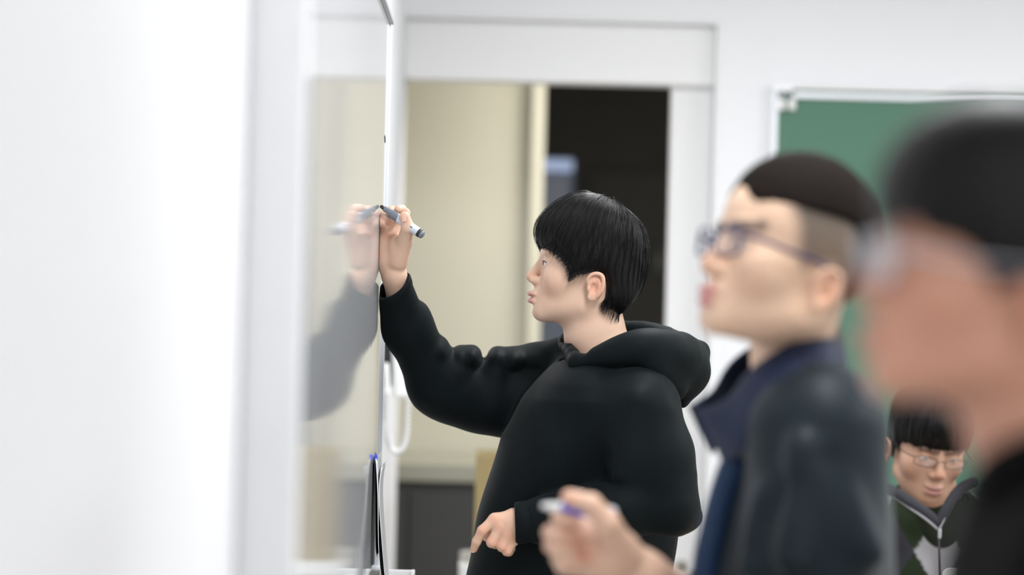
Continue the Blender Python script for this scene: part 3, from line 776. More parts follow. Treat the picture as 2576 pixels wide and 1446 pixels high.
def fringe(hd, field, o, seed, r0=0.0006):
    """short tapered locks hanging past the lower edge of the hair: bangs, sideburns, nape"""
    rg = np.random.default_rng(seed); f = lambda q: field(q, o)
    S, E = [], []
    def add(x, y, z, ey, ez, ex=None):
        S.append((x, y, z)); E.append((x if ex is None else ex, ey, ez))
    P2 = lambda a: np.array([hp(*q) for q in a])
    bang = P2([(1362, 624), (1383, 640), (1402, 656), (1419, 676), (1428, 694)])
    for _ in range(420):       # side part of the bangs
        t = rg.random() * (len(bang) - 1); i = min(int(t), len(bang) - 2); e = bang[i] + (bang[i + 1] - bang[i]) * (t - i)
        sx = rg.choice((-1, 1)); k = rg.random()
        add(sx * 0.1, e[0] - 0.012 - 0.01 * k, e[1] + 0.030, e[0] + rg.normal(0, 0.0012), e[1] - abs(rg.normal(0, 0.0028)))
    for _ in range(260):       # straight fringe over the brow
        x = rg.uniform(-0.062, 0.062); add(x, 0.13, 0.098, None, 0.064 - abs(rg.normal(0, 0.004)), x * 1.02)
    tipp = np.array(hp(1431, 711)); 
    for _ in range(260):       # pointed sideburn
        sx = rg.choice((-1, 1)); u = rg.uniform(-1, 1); k = rg.random() ** 0.7
        add(sx * 0.1, tipp[0] - 0.006 - 0.020 * (u + 0.6), tipp[1] + 0.034 + 0.004 * u, tipp[0] - 0.012 * (1 - k) * (u + 0.6) + rg.normal(0, 0.0007), tipp[1] + 0.010 * (1 - k) + rg.normal(0, 0.0008))
    above = P2([(1440, 703), (1465, 695), (1490, 689), (1508, 690)])
    for _ in range(160):
        t = rg.random() * (len(above) - 1); i = min(int(t), len(above) - 2); e = above[i] + (above[i + 1] - above[i]) * (t - i)
        sx = rg.choice((-1, 1)); add(sx * 0.1, e[0] - 0.006, e[1] + 0.028, e[0] + 0.004 + rg.normal(0, 0.002), e[1] - abs(rg.normal(0, 0.003)))
    nape = P2([(1517, 760), (1514, 772), (1524, 786), (1545, 800), (1563, 812)])
    for _ in range(300):
        t = rg.random() * (len(nape) - 1); i = min(int(t), len(nape) - 2); e = nape[i] + (nape[i + 1] - nape[i]) * (t - i)
        sx = rg.choice((-1, 1)); back = t / (len(nape) - 1)
        add(sx * (0.1 - 0.05 * back * rg.random()), e[0] - 0.012, e[1] + 0.030, e[0] + 0.002 + rg.normal(0, 0.002), e[1] - abs(rg.normal(0, 0.004)))
    S = np.array(S); En = np.array([(a, 0.0 if b is None else b, c) for a, b, c in E], float); fl = np.array([b is None for a, b, c in E])
    def grad(q):
        e = 0.0015; g = np.zeros_like(q)
        for i in range(3):
            a = q.copy(); a[:, i] += e; b = q.copy(); b[:, i] -= e
            g[:, i] = f(a) - f(b)
        return g / (np.linalg.norm(g, axis=1)[:, None] + 1e-9)
    for _ in range(10):
        dd = f(S)
        st = np.where(fl[:, None], np.array([0, 1.0, 0]), np.stack([np.sign(S[:, 0]), 0 * dd, 0 * dd], 1))
        S = S - st * np.clip(dd, -0.02, 0.02)[:, None] * 0.9
    # end keeps the lateral (or forward) offset found at the start, a touch further in
    En[:, 0] = np.where(fl, En[:, 0], S[:, 0] * 0.985)
    En[:, 1] = np.where(fl, S[:, 1] - 0.010 - 0.02 * (S[:, 0] / 0.06) ** 2 * 0.2, En[:, 1])
    K = 9; path = []
    off = rg.uniform(0.0003, 0.0016, len(S))
    for k in range(K):
        t = k / (K - 1); q = S * (1 - t) + En * t
        if t < 0.8:
            for _ in range(2): q = q - grad(q) * np.clip(f(q), -0.005, 0.005)[:, None]
        q = q + grad(q) * off[:, None]
        path.append(q)
    path = np.array(path)
    path[1:-1] = 0.25 * path[:-2] + 0.5 * path[1:-1] + 0.25 * path[2:]
    n = len(S)
    T = np.gradient(path, axis=0); T /= np.linalg.norm(T, axis=2)[:, :, None] + 1e-9
    N = np.cross(T, np.array([0.3, 0.5, 0.8])); N /= np.linalg.norm(N, axis=2)[:, :, None] + 1e-9; Bn = np.cross(T, N)
    tp = np.linspace(0, 1, K); rr = r0 * np.clip((1 - tp) * 2.5, 0.10, 1) * np.clip(0.25 + tp * 2.5, 0, 1)
    ring = [path + rr[:, None, None] * (math.cos(2 * math.pi * k / 3) * N + math.sin(2 * math.pi * k / 3) * Bn) for k in range(3)]
    V = np.stack(ring, 2).transpose(1, 0, 2, 3).reshape(-1, 3)
    i = np.arange(n)[:, None, None] * K * 3 + np.arange(K - 1)[None, :, None] * 3 + np.arange(3)[None, None, :]
    j = np.arange(n)[:, None, None] * K * 3 + np.arange(K - 1)[None, :, None] * 3 + ((np.arange(3) + 1) % 3)[None, None, :]
    return hd.w(V), np.stack([i, j, j + 3, i + 3], -1).reshape(-1, 4)

def bbox_pts(pts, m):
    pts = np.asarray(pts); return pts.min(0) - m, pts.max(0) + m

def glasses(hd, parent, m, name='glasses', label=None, lens=None, w=0.0245, hgt=0.0165, y=0.107, z=0.040, r=0.0016):
    g = empty(name, (0, 0, 0)); g.parent = parent; g.location = Vector(hd.w((0, y, z)) - base_of(parent))
    if label: g['label'] = label
    for sx in (-1, 1):
        pts = []
        for k in range(28):
            a = 2 * math.pi * k / 28; ca, sa = math.cos(a), math.sin(a)
            u = math.copysign(abs(ca) ** 0.6, ca) * w; v = math.copysign(abs(sa) ** 0.6, sa) * hgt
            pts.append(hd.w((sx * 0.0335 + u, y - 0.010 * ((sx * 0.0335 + u) / 0.06) ** 2, z + v)))
        tube('rim', pts, r, m, g, 6, closed=True)
        bm = bmesh.new(); bm.faces.new([bm.verts.new(Vector(p)) for p in pts]); from_bm('lens', bm, lens or M_LENS, g)
        tube('temple', smooth_path([hd.w((sx * 0.058, y - 0.009, z + 0.007)), hd.w((sx * 0.072, y - 0.020, z + 0.007)), hd.w((sx * 0.0765, 0.05, z - 0.002)), hd.w((sx * 0.0785, 0.0, 0.030)), hd.w((sx * 0.0785, -0.020, 0.014))], 16), r * 1.25, m, g, 6)
    tube('bridge', smooth_path([hd.w((-0.0095, y, z + 0.003)), hd.w((0, y + 0.002, z + 0.007)), hd.w((0.0095, y, z + 0.003))], 7), r, m, g, 6)
    return g

SKIN_A = (0.72, 0.485, 0.36)
SKIN_B = (0.74, 0.505, 0.36)
SKIN_C = (0.59, 0.305, 0.21)
SKIN_D = (0.56, 0.335, 0.235)

def hand_tone(V, base, knuckles):
    c = np.tile(np.array(base), (len(V), 1))
    for k in knuckles:
        w = np.clip(1 - (np.linalg.norm(V - k, axis=1) - 0.003) / 0.012, 0, 1) * 0.6
        c = mixc(c, np.array(base) * (1.0, 0.76, 0.74), w)
    return c

def hand_surface(palm, fingers, h, kpalm=0.014, kf=0.006, extra=None):
    """palm: list of (a,b,ra,rb); fingers: list of (points, radii)"""
    pts = [a for a, b, _, _ in palm] + [b for a, b, _, _ in palm] + [x for f, _ in fingers for x in f]
    def field(p):
        d = None
        for a, b, ra, rb in palm:
            c = cone(p, a, b, ra, rb); d = c if d is None else smin(d, c, kpalm)
        if extra is not None: d = smin(d, extra(p), kpalm)
        fd = None
        for f, r in fingers:
            c = chain(p, f, r, 0.0035)
            fd = c if fd is None else smin(fd, c, 0.0012)
        return smin(d, fd, kf)
    lo, hi = bbox_pts(pts, 0.04)
    return surface(field, lo, hi, h)

def arm_piece(pts, rs, base, h=0.007):
    lo, hi = bbox_pts(pts, max(rs) + 0.02)
    V, F = surface(lambda p: chain(p, pts, rs, 0.02), lo, hi, h)
    return V, F, np.tile(np.array(base), (len(V), 1))

def relaxed_hand(wrist, d, pn, flip, base):
    """hanging hand: wrist point, finger direction d, palm normal pn"""
    d = np.array(d, float); d /= np.linalg.norm(d); pn = np.array(pn, float); pn -= d * pn.dot(d); pn /= np.linalg.norm(pn)
    s = np.cross(d, pn) * flip
    L = lambda x, y, z: np.array(wrist) + s * x + d * y + pn * z
    palm = [(L(0, -0.03, 0), L(0.022, 0.085, 0), 0.024, 0.012), (L(0, -0.03, 0), L(0.004, 0.088, 0), 0.024, 0.012), (L(0, 0, 0), L(-0.014, 0.084, 0), 0.022, 0.012), (L(0, 0, 0), L(-0.030, 0.076, 0), 0.020, 0.011)]
    fg = []
    for x, ln, r in ((0.024, 0.070, 0.0088), (0.004, 0.078, 0.009), (-0.016, 0.072, 0.0085), (-0.033, 0.056, 0.0076)):
        y0 = 0.082 if x > -0.02 else 0.072
        fg.append(([L(x, y0, 0), L(x, y0 + ln * 0.48, 0.008), L(x, y0 + ln * 0.75, 0.020), L(x, y0 + ln * 0.93, 0.034)], [r * 1.1, r, r * 0.93, r * 0.8]))
    fg.append(([L(0.016, 0.015, 0.006), L(0.038, 0.045, 0.018), L(0.044, 0.075, 0.024), L(0.042, 0.098, 0.028)], [0.017, 0.0125, 0.011, 0.009]))
    V, F = hand_surface(palm, fg, 0.003)
    return V, F, np.tile(np.array(base), (len(V), 1))

def lower_body(person, cx, cy, hipz, fwd, m_tr, gap=0.10, lift=0.0):
    """trousers and shoes of a standing figure; fwd = facing direction (unit xy)"""
    f = np.array([fwd[0], fwd[1], 0]); s = np.array([-fwd[1], fwd[0], 0])
    C = np.array([cx, cy, 0.0])
    hips = C + np.array([0, 0, hipz])
    def field(p):
        d = cone(p, hips - s * 0.07, hips + s * 0.07, 0.125, 0.125)
        for k in (-1, 1):
            hp_ = hips + s * k * 0.085 - np.array([0, 0, 0.02])
            kn = C + s * k * gap + f * 0.01 + np.array([0, 0, 0.48]); an = C + s * k * (gap + 0.01) - f * 0.02 + np.array([0, 0, 0.075])
            d = smin(d, chain(p, [hp_, kn, an], [0.105, 0.075, 0.062], 0.03), 0.03)
        return smax(d, 0.035 - p[:, 2], 0.004)
    V, F = surface(field, (cx - 0.4, cy - 0.4, 0.0), (cx + 0.4, cy + 0.4, hipz + 0.2), 0.011)
    from_np('trousers', V, F, m_tr, person)
    for k in (-1, 1):
        an = C + s * k * (gap + 0.01)
        def sf(p):
            d = chain(p, [an - f * 0.055 + (0, 0, 0.045), an + f * 0.06 + (0, 0, 0.040), an + f * 0.155 + (0, 0, 0.032)], [0.045, 0.046, 0.036], 0.02)
            return smax(smax(d, -p[:, 2] + 0.0, 0.004), p[:, 2] - 0.085, 0.01)
        V, F = surface(sf, an - 0.25, an + 0.25 + np.array([0, 0, 0]), 0.008)
        from_np('shoe', V, F, M_SHOE, person)

def head_mesh(hd, o, neck, h, chest=None):
    """head, neck and upper chest as one continuous surface; neck = [(point, radius), ...] in world"""
    npts = [n[0] for n in neck]; nr = [n[1] for n in neck]
    def field(p):
        q = hd.l(p)
        d = head_field(q, o) * hd.s
        d = smin(d, chain(p, npts, nr, 0.02), o.get('kneck', 0.022))
        if chest is not None: d = smin(d, chest(p), 0.05)
        return d
    ext = [hd.w((a, b, c)) for a in (-0.095, 0.095) for b in (-0.11, 0.13) for c in (-0.08, 0.17)]
    lo, hi = bbox_pts(ext, 0.006)
    for a, r in neck: lo = np.minimum(lo, a - r - 0.01); hi = np.maximum(hi, a + r + 0.01)
    if chest is not None:
        lo = np.minimum(lo, np.array(neck[-1][0]) - (0.13, 0.19, 0.10)); hi = np.maximum(hi, np.array(neck[-1][0]) + (0.13, 0.19, 0.0))
    V, F = surface(field, lo, hi, h)
    return V, F, skin_tone(hd.l(V), o)

def add_hair(hd, person, field, o, h, m):
    ext = [hd.w((a, b, c)) for a in (-0.1, 0.1) for b in (-0.125, 0.135) for c in (-0.085, 0.19)]
    lo, hi = bbox_pts(ext, 0.005)
    V, F = surface(lambda p: field(hd.l(p), o) * hd.s, lo, hi, h)
    return from_np('hair', V, F, m, person)

def rows_px(rows, Z):
    """(py, pxL, pxR, y centre, y half depth) -> loft rows"""
    out = []
    for py, a, b, yc, yh in rows:
        A = PX(a, py, Z); B = PX(b, py, Z)
        out.append(((A[2] + B[2]) / 2, (A[0] + B[0]) / 2, yc, (B[0] - A[0]) / 2, yh))
    return out

# ================================================================== writer at the whiteboard
ZA = 4.50
earA = PX(1490, 720, 4.425)
hdA = Head(earA + np.array([0, 0.078, 0]), yaw=0, pitch=0)
baseA = np.array([xat(1510, ZA), ZA, 0.0])
oA = dict(skin=SKIN_A, lid=0.0040)
neckA = [(PX(1488, 745, ZA), 0.054), (PX(1498, 850, ZA), 0.054), (PX(1530, 960, ZA), 0.070)]
chA = lambda p: ell(p, PX(1540, 1050, ZA), (0.08, 0.13, 0.08))
parts = [head_mesh(hdA, oA, neckA, 0.0017, chA)]
# right hand, raised, holding the marker against the board
Q = PX
palm = [(Q(1026, 830, 4.53), Q(991, 690, 4.474), 0.029, 0.0215),
        (Q(991, 690, 4.474), Q(986, 655, 4.470), 0.0215, 0.023),
        (Q(974, 655, 4.472), Q(965, 580, 4.472), 0.0185, 0.0115),
        (Q(982, 650, 4.474), Q(976, 566, 4.480), 0.019, 0.0125),
        (Q(992, 650, 4.478), Q(992, 558, 4.486), 0.019, 0.0125),
        (Q(1000, 650, 4.478), Q(1008, 562, 4.486), 0.018, 0.0125)]
fing = [([Q(963, 575, 4.474), Q(960, 551, 4.450), Q(961, 560, 4.436), Q(966, 568, 4.442)], [0.0095, 0.0078, 0.0074, 0.0066]),
        ([Q(976, 562, 4.482), Q(968, 541, 4.455), Q(972, 548, 4.437), Q(980, 556, 4.441)], [0.0105, 0.0086, 0.0080, 0.0070]),
        ([Q(993, 555, 4.487), Q(985, 530, 4.462), Q(988, 540, 4.446), Q(994, 552, 4.446)], [0.0105, 0.0088, 0.0082, 0.0074]),
        ([Q(1010, 558, 4.486), Q(1019, 536, 4.462), Q(1011, 527, 4.444), Q(1001, 526, 4.432)], [0.0105, 0.0092, 0.0084, 0.0072]),
        ([Q(1001, 655, 4.458), Q(1018, 607, 4.436), Q(1026, 572, 4.414), Q(1018, 545, 4.408)], [0.0190, 0.0145, 0.0118, 0.0098])]
thenar = lambda p: smin(ell(p, Q(999, 628, 4.452), (0.0185, 0.017, 0.030)), ell(p, Q(968, 635, 4.462), (0.0145, 0.014, 0.034)), 0.008)
V, F = hand_surface(palm, fing, 0.0016, 0.012, 0.006, thenar)
V[:, 0] = np.maximum(V[:, 0], XB + 0.0004)
kn = [Q(960, 550, 4.44), Q(968, 540, 4.44), Q(966, 568, 4.44), Q(980, 556, 4.44), Q(1001, 526, 4.432), Q(1018, 545, 4.40), Q(1010, 530, 4.44), Q(958, 640, 4.455), Q(975, 590, 4.45)]
parts.append((V, F, hand_tone(V, SKIN_A, kn)))
# left hand hanging out of the cuff
ZL = 4.300
palm = [(Q(1420, 1315, ZL + 0.01), Q(1312, 1318, ZL), 0.032, 0.024),
        (Q(1318, 1306, ZL), Q(1246, 1308, ZL - 0.005), 0.0215, 0.0125),
        (Q(1316, 1314, ZL), Q(1260, 1326, ZL - 0.009), 0.0215, 0.0125),
        (Q(1314, 1322, ZL), Q(1276, 1342, ZL - 0.008), 0.021, 0.0125),
        (Q(1312, 1330, ZL), Q(1290, 1354, ZL - 0.004), 0.020, 0.0115)]
fing = [([Q(1245, 1307, ZL - 0.006), Q(1213, 1334, ZL - 0.012), Q(1199, 1362, ZL - 0.006), Q(1192, 1381, ZL)], [0.0108, 0.0088, 0.0080, 0.0066]),
        ([Q(1258, 1327, ZL - 0.010), Q(1237, 1364, ZL - 0.014), Q(1246, 1368, ZL + 0.012), Q(1258, 1360, ZL + 0.02)], [0.0112, 0.0094, 0.0084, 0.007]),
        ([Q(1275, 1344, ZL - 0.010), Q(1263, 1375, ZL - 0.014), Q(1271, 1377, ZL + 0.010), Q(1280, 1368, ZL + 0.018)], [0.0112, 0.0090, 0.0082, 0.007]),
        ([Q(1291, 1356, ZL - 0.006), Q(1275, 1386, ZL - 0.010), Q(1280, 1388, ZL + 0.008), Q(1288, 1380, ZL + 0.016)], [0.0108, 0.0084, 0.0076, 0.0066]),
        ([Q(1290, 1300, ZL + 0.012), Q(1255, 1310, ZL + 0.026), Q(1235, 1330, ZL + 0.026), Q(1225, 1350, ZL + 0.022)], [0.016, 0.0120, 0.0105, 0.009])]
V, F = hand_surface(palm, fing, 0.0018, 0.012, 0.006)
kn = [Q(1245, 1305, ZL - 0.016), Q(1258, 1325, ZL - 0.018), Q(1275, 1342, ZL - 0.018), Q(1291, 1352, ZL - 0.016), Q(1212, 1333, ZL - 0.02), Q(1237, 1364, ZL - 0.02), Q(1263, 1375, ZL - 0.02), Q(1275, 1386, ZL - 0.02), Q(1193, 1380, ZL)]
parts.append((V, F, hand_tone(V, np.array(SKIN_A) * (0.98, 0.93, 0.90), kn)))
parts.append(arm_piece([Q(1510, 990, 4.56), Q(1352, 1000, 4.65), Q(1114, 980, 4.595), Q(1026, 830, 4.53)], [0.055, 0.040, 0.036, 0.028], SKIN_A))
parts.append(arm_piece([Q(1530, 1010, 4.44), Q(1606, 1045, 4.345), Q(1684, 1272, 4.30), Q(1400, 1316, ZL + 0.01)], [0.06, 0.048, 0.040, 0.028], SKIN_A))
V, F, C = merge(parts)
pA = from_np('person', V, F, M_SKIN, None, baseA, C)
tag(pA, 'young man in a black hoodie writing on the whiteboard with raised arm', 'person')
add_eyes(hdA, pA, 0.08)
add_lashes(hdA, pA, oA['lid'])
# thumb and index nails
def nail(c, n, u, w, l, parent):
    n = np.array(n, float); n /= np.linalg.norm(n); u = np.array(u, float); u -= n * u.dot(n); u /= np.linalg.norm(u); s = np.cross(n, u)
    bm = bmesh.new(); g = []
    for i in range(6):
        row = []
        for j in range(6):
            a = (i / 5 - 0.5) * 2; b = (j / 5 - 0.5) * 2
            row.append(bm.verts.new(Vector(c + u * a * l * math.sqrt(1 - 0.25 * b * b) + s * b * w - n * 0.35 * w * b * b)))
        g.append(row)
    for i in range(5):
        for j in range(5): bm.faces.new((g[i][j], g[i + 1][j], g[i + 1][j + 1], g[i][j + 1]))
    return from_bm('finger_nail', bm, M_NAIL, parent, True)
nail(Q(1015, 549, 4.3975), (-0.45, -1, 0.15), Q(1016, 540, 4.40) - Q(1022, 562, 4.40), 0.0046, 0.0060, pA)
nail(Q(1189, 1381, ZL - 0.0045), (-0.55, -0.75, 0.1), Q(1192, 1381, ZL) - Q(1199, 1362, ZL - 0.006), 0.0042, 0.006, pA)
hair = add_hair(hdA, pA, hair_field_long, oA, 0.0024, M_HAIR)
V, F = strands(hdA, hair_field_long, oA, 4200, 16, 3, 0.00048, 3)
V2, F2 = fringe(hdA, hair_field_long, oA, 11)
F = np.concatenate([F, F2 + len(V)]); V = np.concatenate([V, V2])
from_np('strands', V, F, M_STRAND, hair)

# hoodie
rowsA = rows_px([(872, 1430, 1630, 4.50, 0.12), (900, 1402, 1655, 4.50, 0.160), (925, 1380, 1668, 4.50, 0.182), (960, 1350, 1685, 4.50, 0.203), (1000, 1322, 1704, 4.50, 0.22), (1100, 1258, 1716, 4.50, 0.205), (1200, 1230, 1712, 4.50, 0.190),
                 (1300, 1203, 1700, 4.50, 0.172), (1446, 1171, 1688, 4.50, 0.172), (1600, 1158, 1665, 4.50, 0.18), (1720, 1175, 1640, 4.50, 0.20)], ZA)
shR = Q(1352, 975, 4.66); mdR = Q(1212, 991, 4.63); elR = Q(1112, 970, 4.595); fmR = Q(1024, 828, 4.53); wrR = Q(989, 722, 4.478)
shL = Q(1600, 1040, 4.335); elL = Q(1676, 1272, 4.280); wrL = Q(1300, 1316, ZL)
def hoodie_field(p):
    d = loft(p, rowsA, 2.3, 0.06)
    # slope of the far shoulder up to the neck
    d = smin(d, cone(p, Q(1350, 925, 4.66), Q(1428, 880, 4.585), 0.045, 0.030), 0.03)
    # far arm reaching to the board
    arm = chain(p, [shR, mdR, elR], [0.078, 0.066, 0.060], 0.012)
    arm = chain(p, [elR, fmR, wrR], [0.060, 0.0415, 0.0355], 0.03, arm, 0.025)
    arm = smin(arm, cone(p, Q(1140, 985, 4.60), Q(1285, 1036, 4.63), 0.058, 0.056), 0.02)
    arm = smin(arm, ell(p, Q(1056, 818, 4.54), (0.020, 0.040, 0.042)), 0.02)
    for grp, k in ((((1098, 880, 4.575, 0.020, 0.058, 0.0285), (1110, 884, 4.575, 0.0160, 0.058, 0.0255)), 0.006),
                   (((1158, 899, 4.605, 0.0205, 0.066, 0.0240), (1187, 898, 4.605, 0.0200, 0.066, 0.0240)), 0.006),
                   (((1251, 901, 4.635, 0.0205, 0.072, 0.0240), (1290, 906, 4.64, 0.030, 0.076, 0.0275), (1345, 906, 4.65, 0.045, 0.070, 0.0310)), 0.006)):
        e = None
        for x, y, Z, rx, ry, rz in grp:
            c = ell(p, Q(x, y, Z), (rx, ry, rz)); e = c if e is None else smin(e, c, 0.012)
        arm = smin(arm, e, k)
    for a, b, r0, r1 in ((Q(1148, 935, 4.556), Q(1092, 1000, 4.550), 0.020, 0.012), (Q(1244, 940, 4.586), Q(1236, 1020, 4.580), 0.022, 0.012)):
        arm = smin(arm, cone(p, a, b, r0, r1), 0.018)
    dirR = (wrR - fmR) / np.linalg.norm(wrR - fmR)
    cut = dirR * 0.86 + np.array([-0.30, 0, -0.05])
    arm = smax(arm, np.where(np.linalg.norm(p - wrR, axis=1) < 0.12, (p - wrR) @ cut, -1), 0.003)
    arm = smax(arm, -cone(p, wrR + dirR * 0.05, wrR - dirR * 0.05, 0.0275, 0.0255), 0.003)
    d = smin(d, arm, 0.018)
    # near arm: sleeve hanging to a sharp elbow, forearm forward
    sl = chain(p, [shL, shL * 0.5 + elL * 0.5, elL], [0.086, 0.072, 0.050], 0.03)
    sl = chain(p, [elL, elL * 0.5 + wrL * 0.5, wrL], [0.052, 0.052, 0.037], 0.02, sl, 0.02)
    sl = smin(sl, cone(p, Q(1696, 1240, 4.30), Q(1742, 1298, 4.30), 0.044, 0.014), 0.03)
    sl = smax(sl, np.where(np.linalg.norm(p - wrL, axis=1) < 0.12, -(p[:, 0] - wrL[0]) - 0.05 * (p[:, 2] - wrL[2]), -1), 0.003)
    sl = smax(sl, -cone(p, wrL - (0.05, 0, 0), wrL + (0.04, 0, 0), 0.0295, 0.0265), 0.003)
    d = smin(d, sl, 0.012)
    # soft drape
    low = np.clip((1.42 - p[:, 2]) / 0.15, 0, 1)
    ph = p[:, 0] + 0.25 * (p[:, 2] - 1.2)
    d = d + 0.0035 * low * np.sin(ph * 52 + 1.2 * np.sin(p[:, 2] * 9)) * np.clip((p[:, 0] - 0.02) / 0.05, 0, 1) + 0.0022 * low * np.sin(p[:, 2] * 38 - p[:, 0] * 30)
    for a, b, r in ((Q(1668, 1040, 4.275), Q(1668, 1210, 4.25), 0.012), (Q(1600, 1010, 4.262), Q(1560, 1190, 4.25), 0.012)):
        d = smin(d, cone(p, a, b, r, r * 0.6), 0.035)
    # open neck
    ncl = chain(p, [Q(1484, 700, ZA), Q(1497, 850, ZA), Q(1480, 905, 4.47)], [0.066, 0.064, 0.052], 0.01)
    ncl = smin(ncl, cone(p, Q(1497, 800, 4.46), Q(1458, 893, 4.36), 0.05, 0.006), 0.01)
    d = smax(d, -ncl, 0.006)
    return smax(d, -(p[:, 0] - (XB + 0.0012)), 0.0)
V, F = surface(hoodie_field, (XB - 0.012, 4.05, 0.72), (0.47, 4.88, 1.60), 0.0045, 1)
hoodie = from_np('hoodie', V, F, M_HOOD, pA)
NS = [((1450, 911, 4.372), 0.010), ((1508, 898, 4.352), 0.0180), ((1574, 882, 4.338), 0.0290), ((1630, 878, 4.345), 0.0330), ((1690, 900, 4.385), 0.0440), ((1718, 930, 4.44), 0.0420)]
FS = [((1450, 909, 4.372), 0.009), ((1438, 886, 4.43), 0.013), ((1423, 864, 4.52), 0.014), ((1436, 850, 4.595), 0.014), ((1500, 832, 4.62), 0.014), ((1570, 830, 4.615), 0.016), ((1630, 838, 4.60), 0.018), ((1690, 870, 4.575), 0.028), ((1718, 930, 4.52), 0.042), ((1718, 930, 4.44), 0.042)]
def _dens(L, n):
    q = smooth_path([a for a, r in L], n); r = np.interp(np.linspace(0, len(L) - 1, n), np.arange(len(L)), [r for a, r in L])
    r = np.convolve(np.pad(r, 2, mode='edge'), np.ones(5) / 5, 'valid')
    return [(tuple(a), b) for a, b in zip(q, r)]
NS = _dens(NS, 22); FS = _dens(FS, 24)
def hood_field(p):
    d = chain(p, [Q(*a) for a, r in NS], [r * 1.10 for a, r in NS], 0.004)
    d = chain(p, [Q(*a) for a, r in FS], [r * 1.08 for a, r in FS], 0.004, d, 0.02)
    d = smin(d, ell(p, Q(1668, 925, 4.49), (0.055, 0.13, 0.035)), 0.03)
    d = smin(d, ell(p, Q(1446, 917, 4.43), (0.018, 0.05, 0.015)), 0.015)
    d = smin(d, cone(p, Q(1715, 880, 4.41), Q(1761, 880, 4.46), 0.026, 0.011), 0.03)
    d = smin(d, cone(p, Q(1762, 880, 4.46), Q(1760, 882, 4.53), 0.010, 0.010), 0.02)
    d = smin(d, cone(p, Q(1715, 950, 4.43), Q(1717, 1012, 4.42), 0.034, 0.010), 0.03)
    d = smin(d, cone(p, Q(1650, 930, 4.33), Q(1700, 985, 4.37), 0.016, 0.016), 0.03)
    d = smax(d, -ell(p, Q(1600, 822, 4.48), (0.080, 0.080, 0.028)), 0.010)
    ncl = chain(p, [Q(1484, 700, ZA), Q(1497, 850, ZA), Q(1490, 915, 4.46)], [0.062, 0.060, 0.050], 0.01)
    ncl = smin(ncl, cone(p, Q(1497, 800, 4.44), Q(1457, 890, 4.34), 0.05, 0.006), 0.01)
    return smax(d, -ncl, 0.006)
V, F = surface(hood_field, PX(1400, 1080, 4.2), PX(1800, 770, 4.78) + (0.02, 0, 0), 0.0040, 2)
from_np('hood', V, F, M_HOOD, hoodie)
def cuff(c, ax, cn, ro, ri, depth, parent):
    """clean folded hem at the end of a sleeve"""
    ax = np.array(ax, float); ax /= np.linalg.norm(ax); cn = np.array(cn, float); cn /= np.linalg.norm(cn)
    n = np.cross(ax, (0, 1, 0.1)); n /= np.linalg.norm(n); b = np.cross(ax, n)
    prof = [(-depth, ro - 0.001), (-depth * 0.5, ro + 0.0012), (-0.003, ro + 0.0010), (0.0, ro - 0.0006), (0.0005, (ro + ri) / 2), (0.0, ri + 0.0006), (-0.003, ri), (-depth, ri - 0.002)]
    bm = bmesh.new(); rings = []; K = 40
    for t, r in prof:
        ring = []
        for k in range(K):
            a = 2 * math.pi * k / K; e = math.cos(a) * n + math.sin(a) * b
            v = c + e * r + ax * (t - (e @ cn) / (ax @ cn) * r); v[0] = max(v[0], XB + 0.0012); ring.append(bm.verts.new(Vector(v)))
        rings.append(ring)
    for i in range(len(prof) - 1):
        for k in range(K): bm.faces.new((rings[i][k], rings[i][(k + 1) % K], rings[i + 1][(k + 1) % K], rings[i + 1][k]))
    return from_bm('cuff', bm, M_HOOD, parent, True)
dR = (wrR - fmR) / np.linalg.norm(wrR - fmR)
cuff(wrR + dR * 0.003, dR, dR * 0.86 + np.array([-0.30, 0, -0.05]), 0.0362, 0.029, 0.028, hoodie)
dL = wrL - (elL * 0.5 + wrL * 0.5)
cuff(wrL + np.array([-0.003, 0, 0]), dL, (-1, 0, -0.05), 0.0366, 0.030, 0.030, hoodie)
lower_body(pA, baseA[0], baseA[1], 0.86, (-1, 0), M_JEANS)

# the marker in his right hand
tipA = Q(957.5, 518, 4.432); endA = Q(1065, 593, 4.402)
def marker(name, tip, end, D, colours, label, lt, parentgroup=None):
    ax = (end - tip); L = np.linalg.norm(ax); ax /= L
    o = empty(name, tip, label, 'marker')
    at = lambda s: tip + ax * L * s
    r = D / 2
    tube('nib', [at(0.0), at(0.03), at(0.10)], [r * 0.32, r * 0.42, r * 0.50], colours[0], o, 12)
    tube('collar', [at(0.09), at(0.11), at(0.21), at(0.24), at(0.27)], [r * 0.60, r * 0.64, r * 0.70, r * 1.0, r * 1.0], colours[1], o, 16)
    tube('grip_band', [at(0.27), at(0.275), at(0.42), at(0.425)], [r * 0.9, r * 1.0, r * 1.0, r * 0.95], colours[2], o, 16)
    tube('barrel', [at(0.42), at(0.43), at(0.88), at(0.885)], [r * 0.98, r * 1.03, r * 1.03, r * 0.95], colours[3], o, 20)
    tube('end_ring', [at(0.88), at(0.885), at(0.935), at(0.94)], [r * 0.9, r * 0.99, r * 0.99, r * 0.9], colours[4], o, 16)
    tube('end_cap', [at(0.935), at(0.94), at(0.98), at(1.0)], [r * 0.85, r * 0.93, r * 0.85, r * 0.45], colours[5], o, 16)
    if lt:
        ref = np.array([0, -1.0, 0.25]); n = ref - ax * ref.dot(ax); n /= np.linalg.norm(n); s = np.cross(ax, n)
        for k in range(4):
            u = 0.50 + 0.08 * k
            bm = bmesh.new(); c = at(u) + n * (r * 1.035) + s * r * 0.15
            vs = [bm.verts.new(Vector(c + ax * a * 0.0028 + s * b * 0.0012 + n * 0.0001)) for a, b in ((-1, -1), (1, -1), (1, 1), (-1, 1))]
            bm.faces.new(vs); from_bm('print_mark', bm, M_PENG, o)
    return o
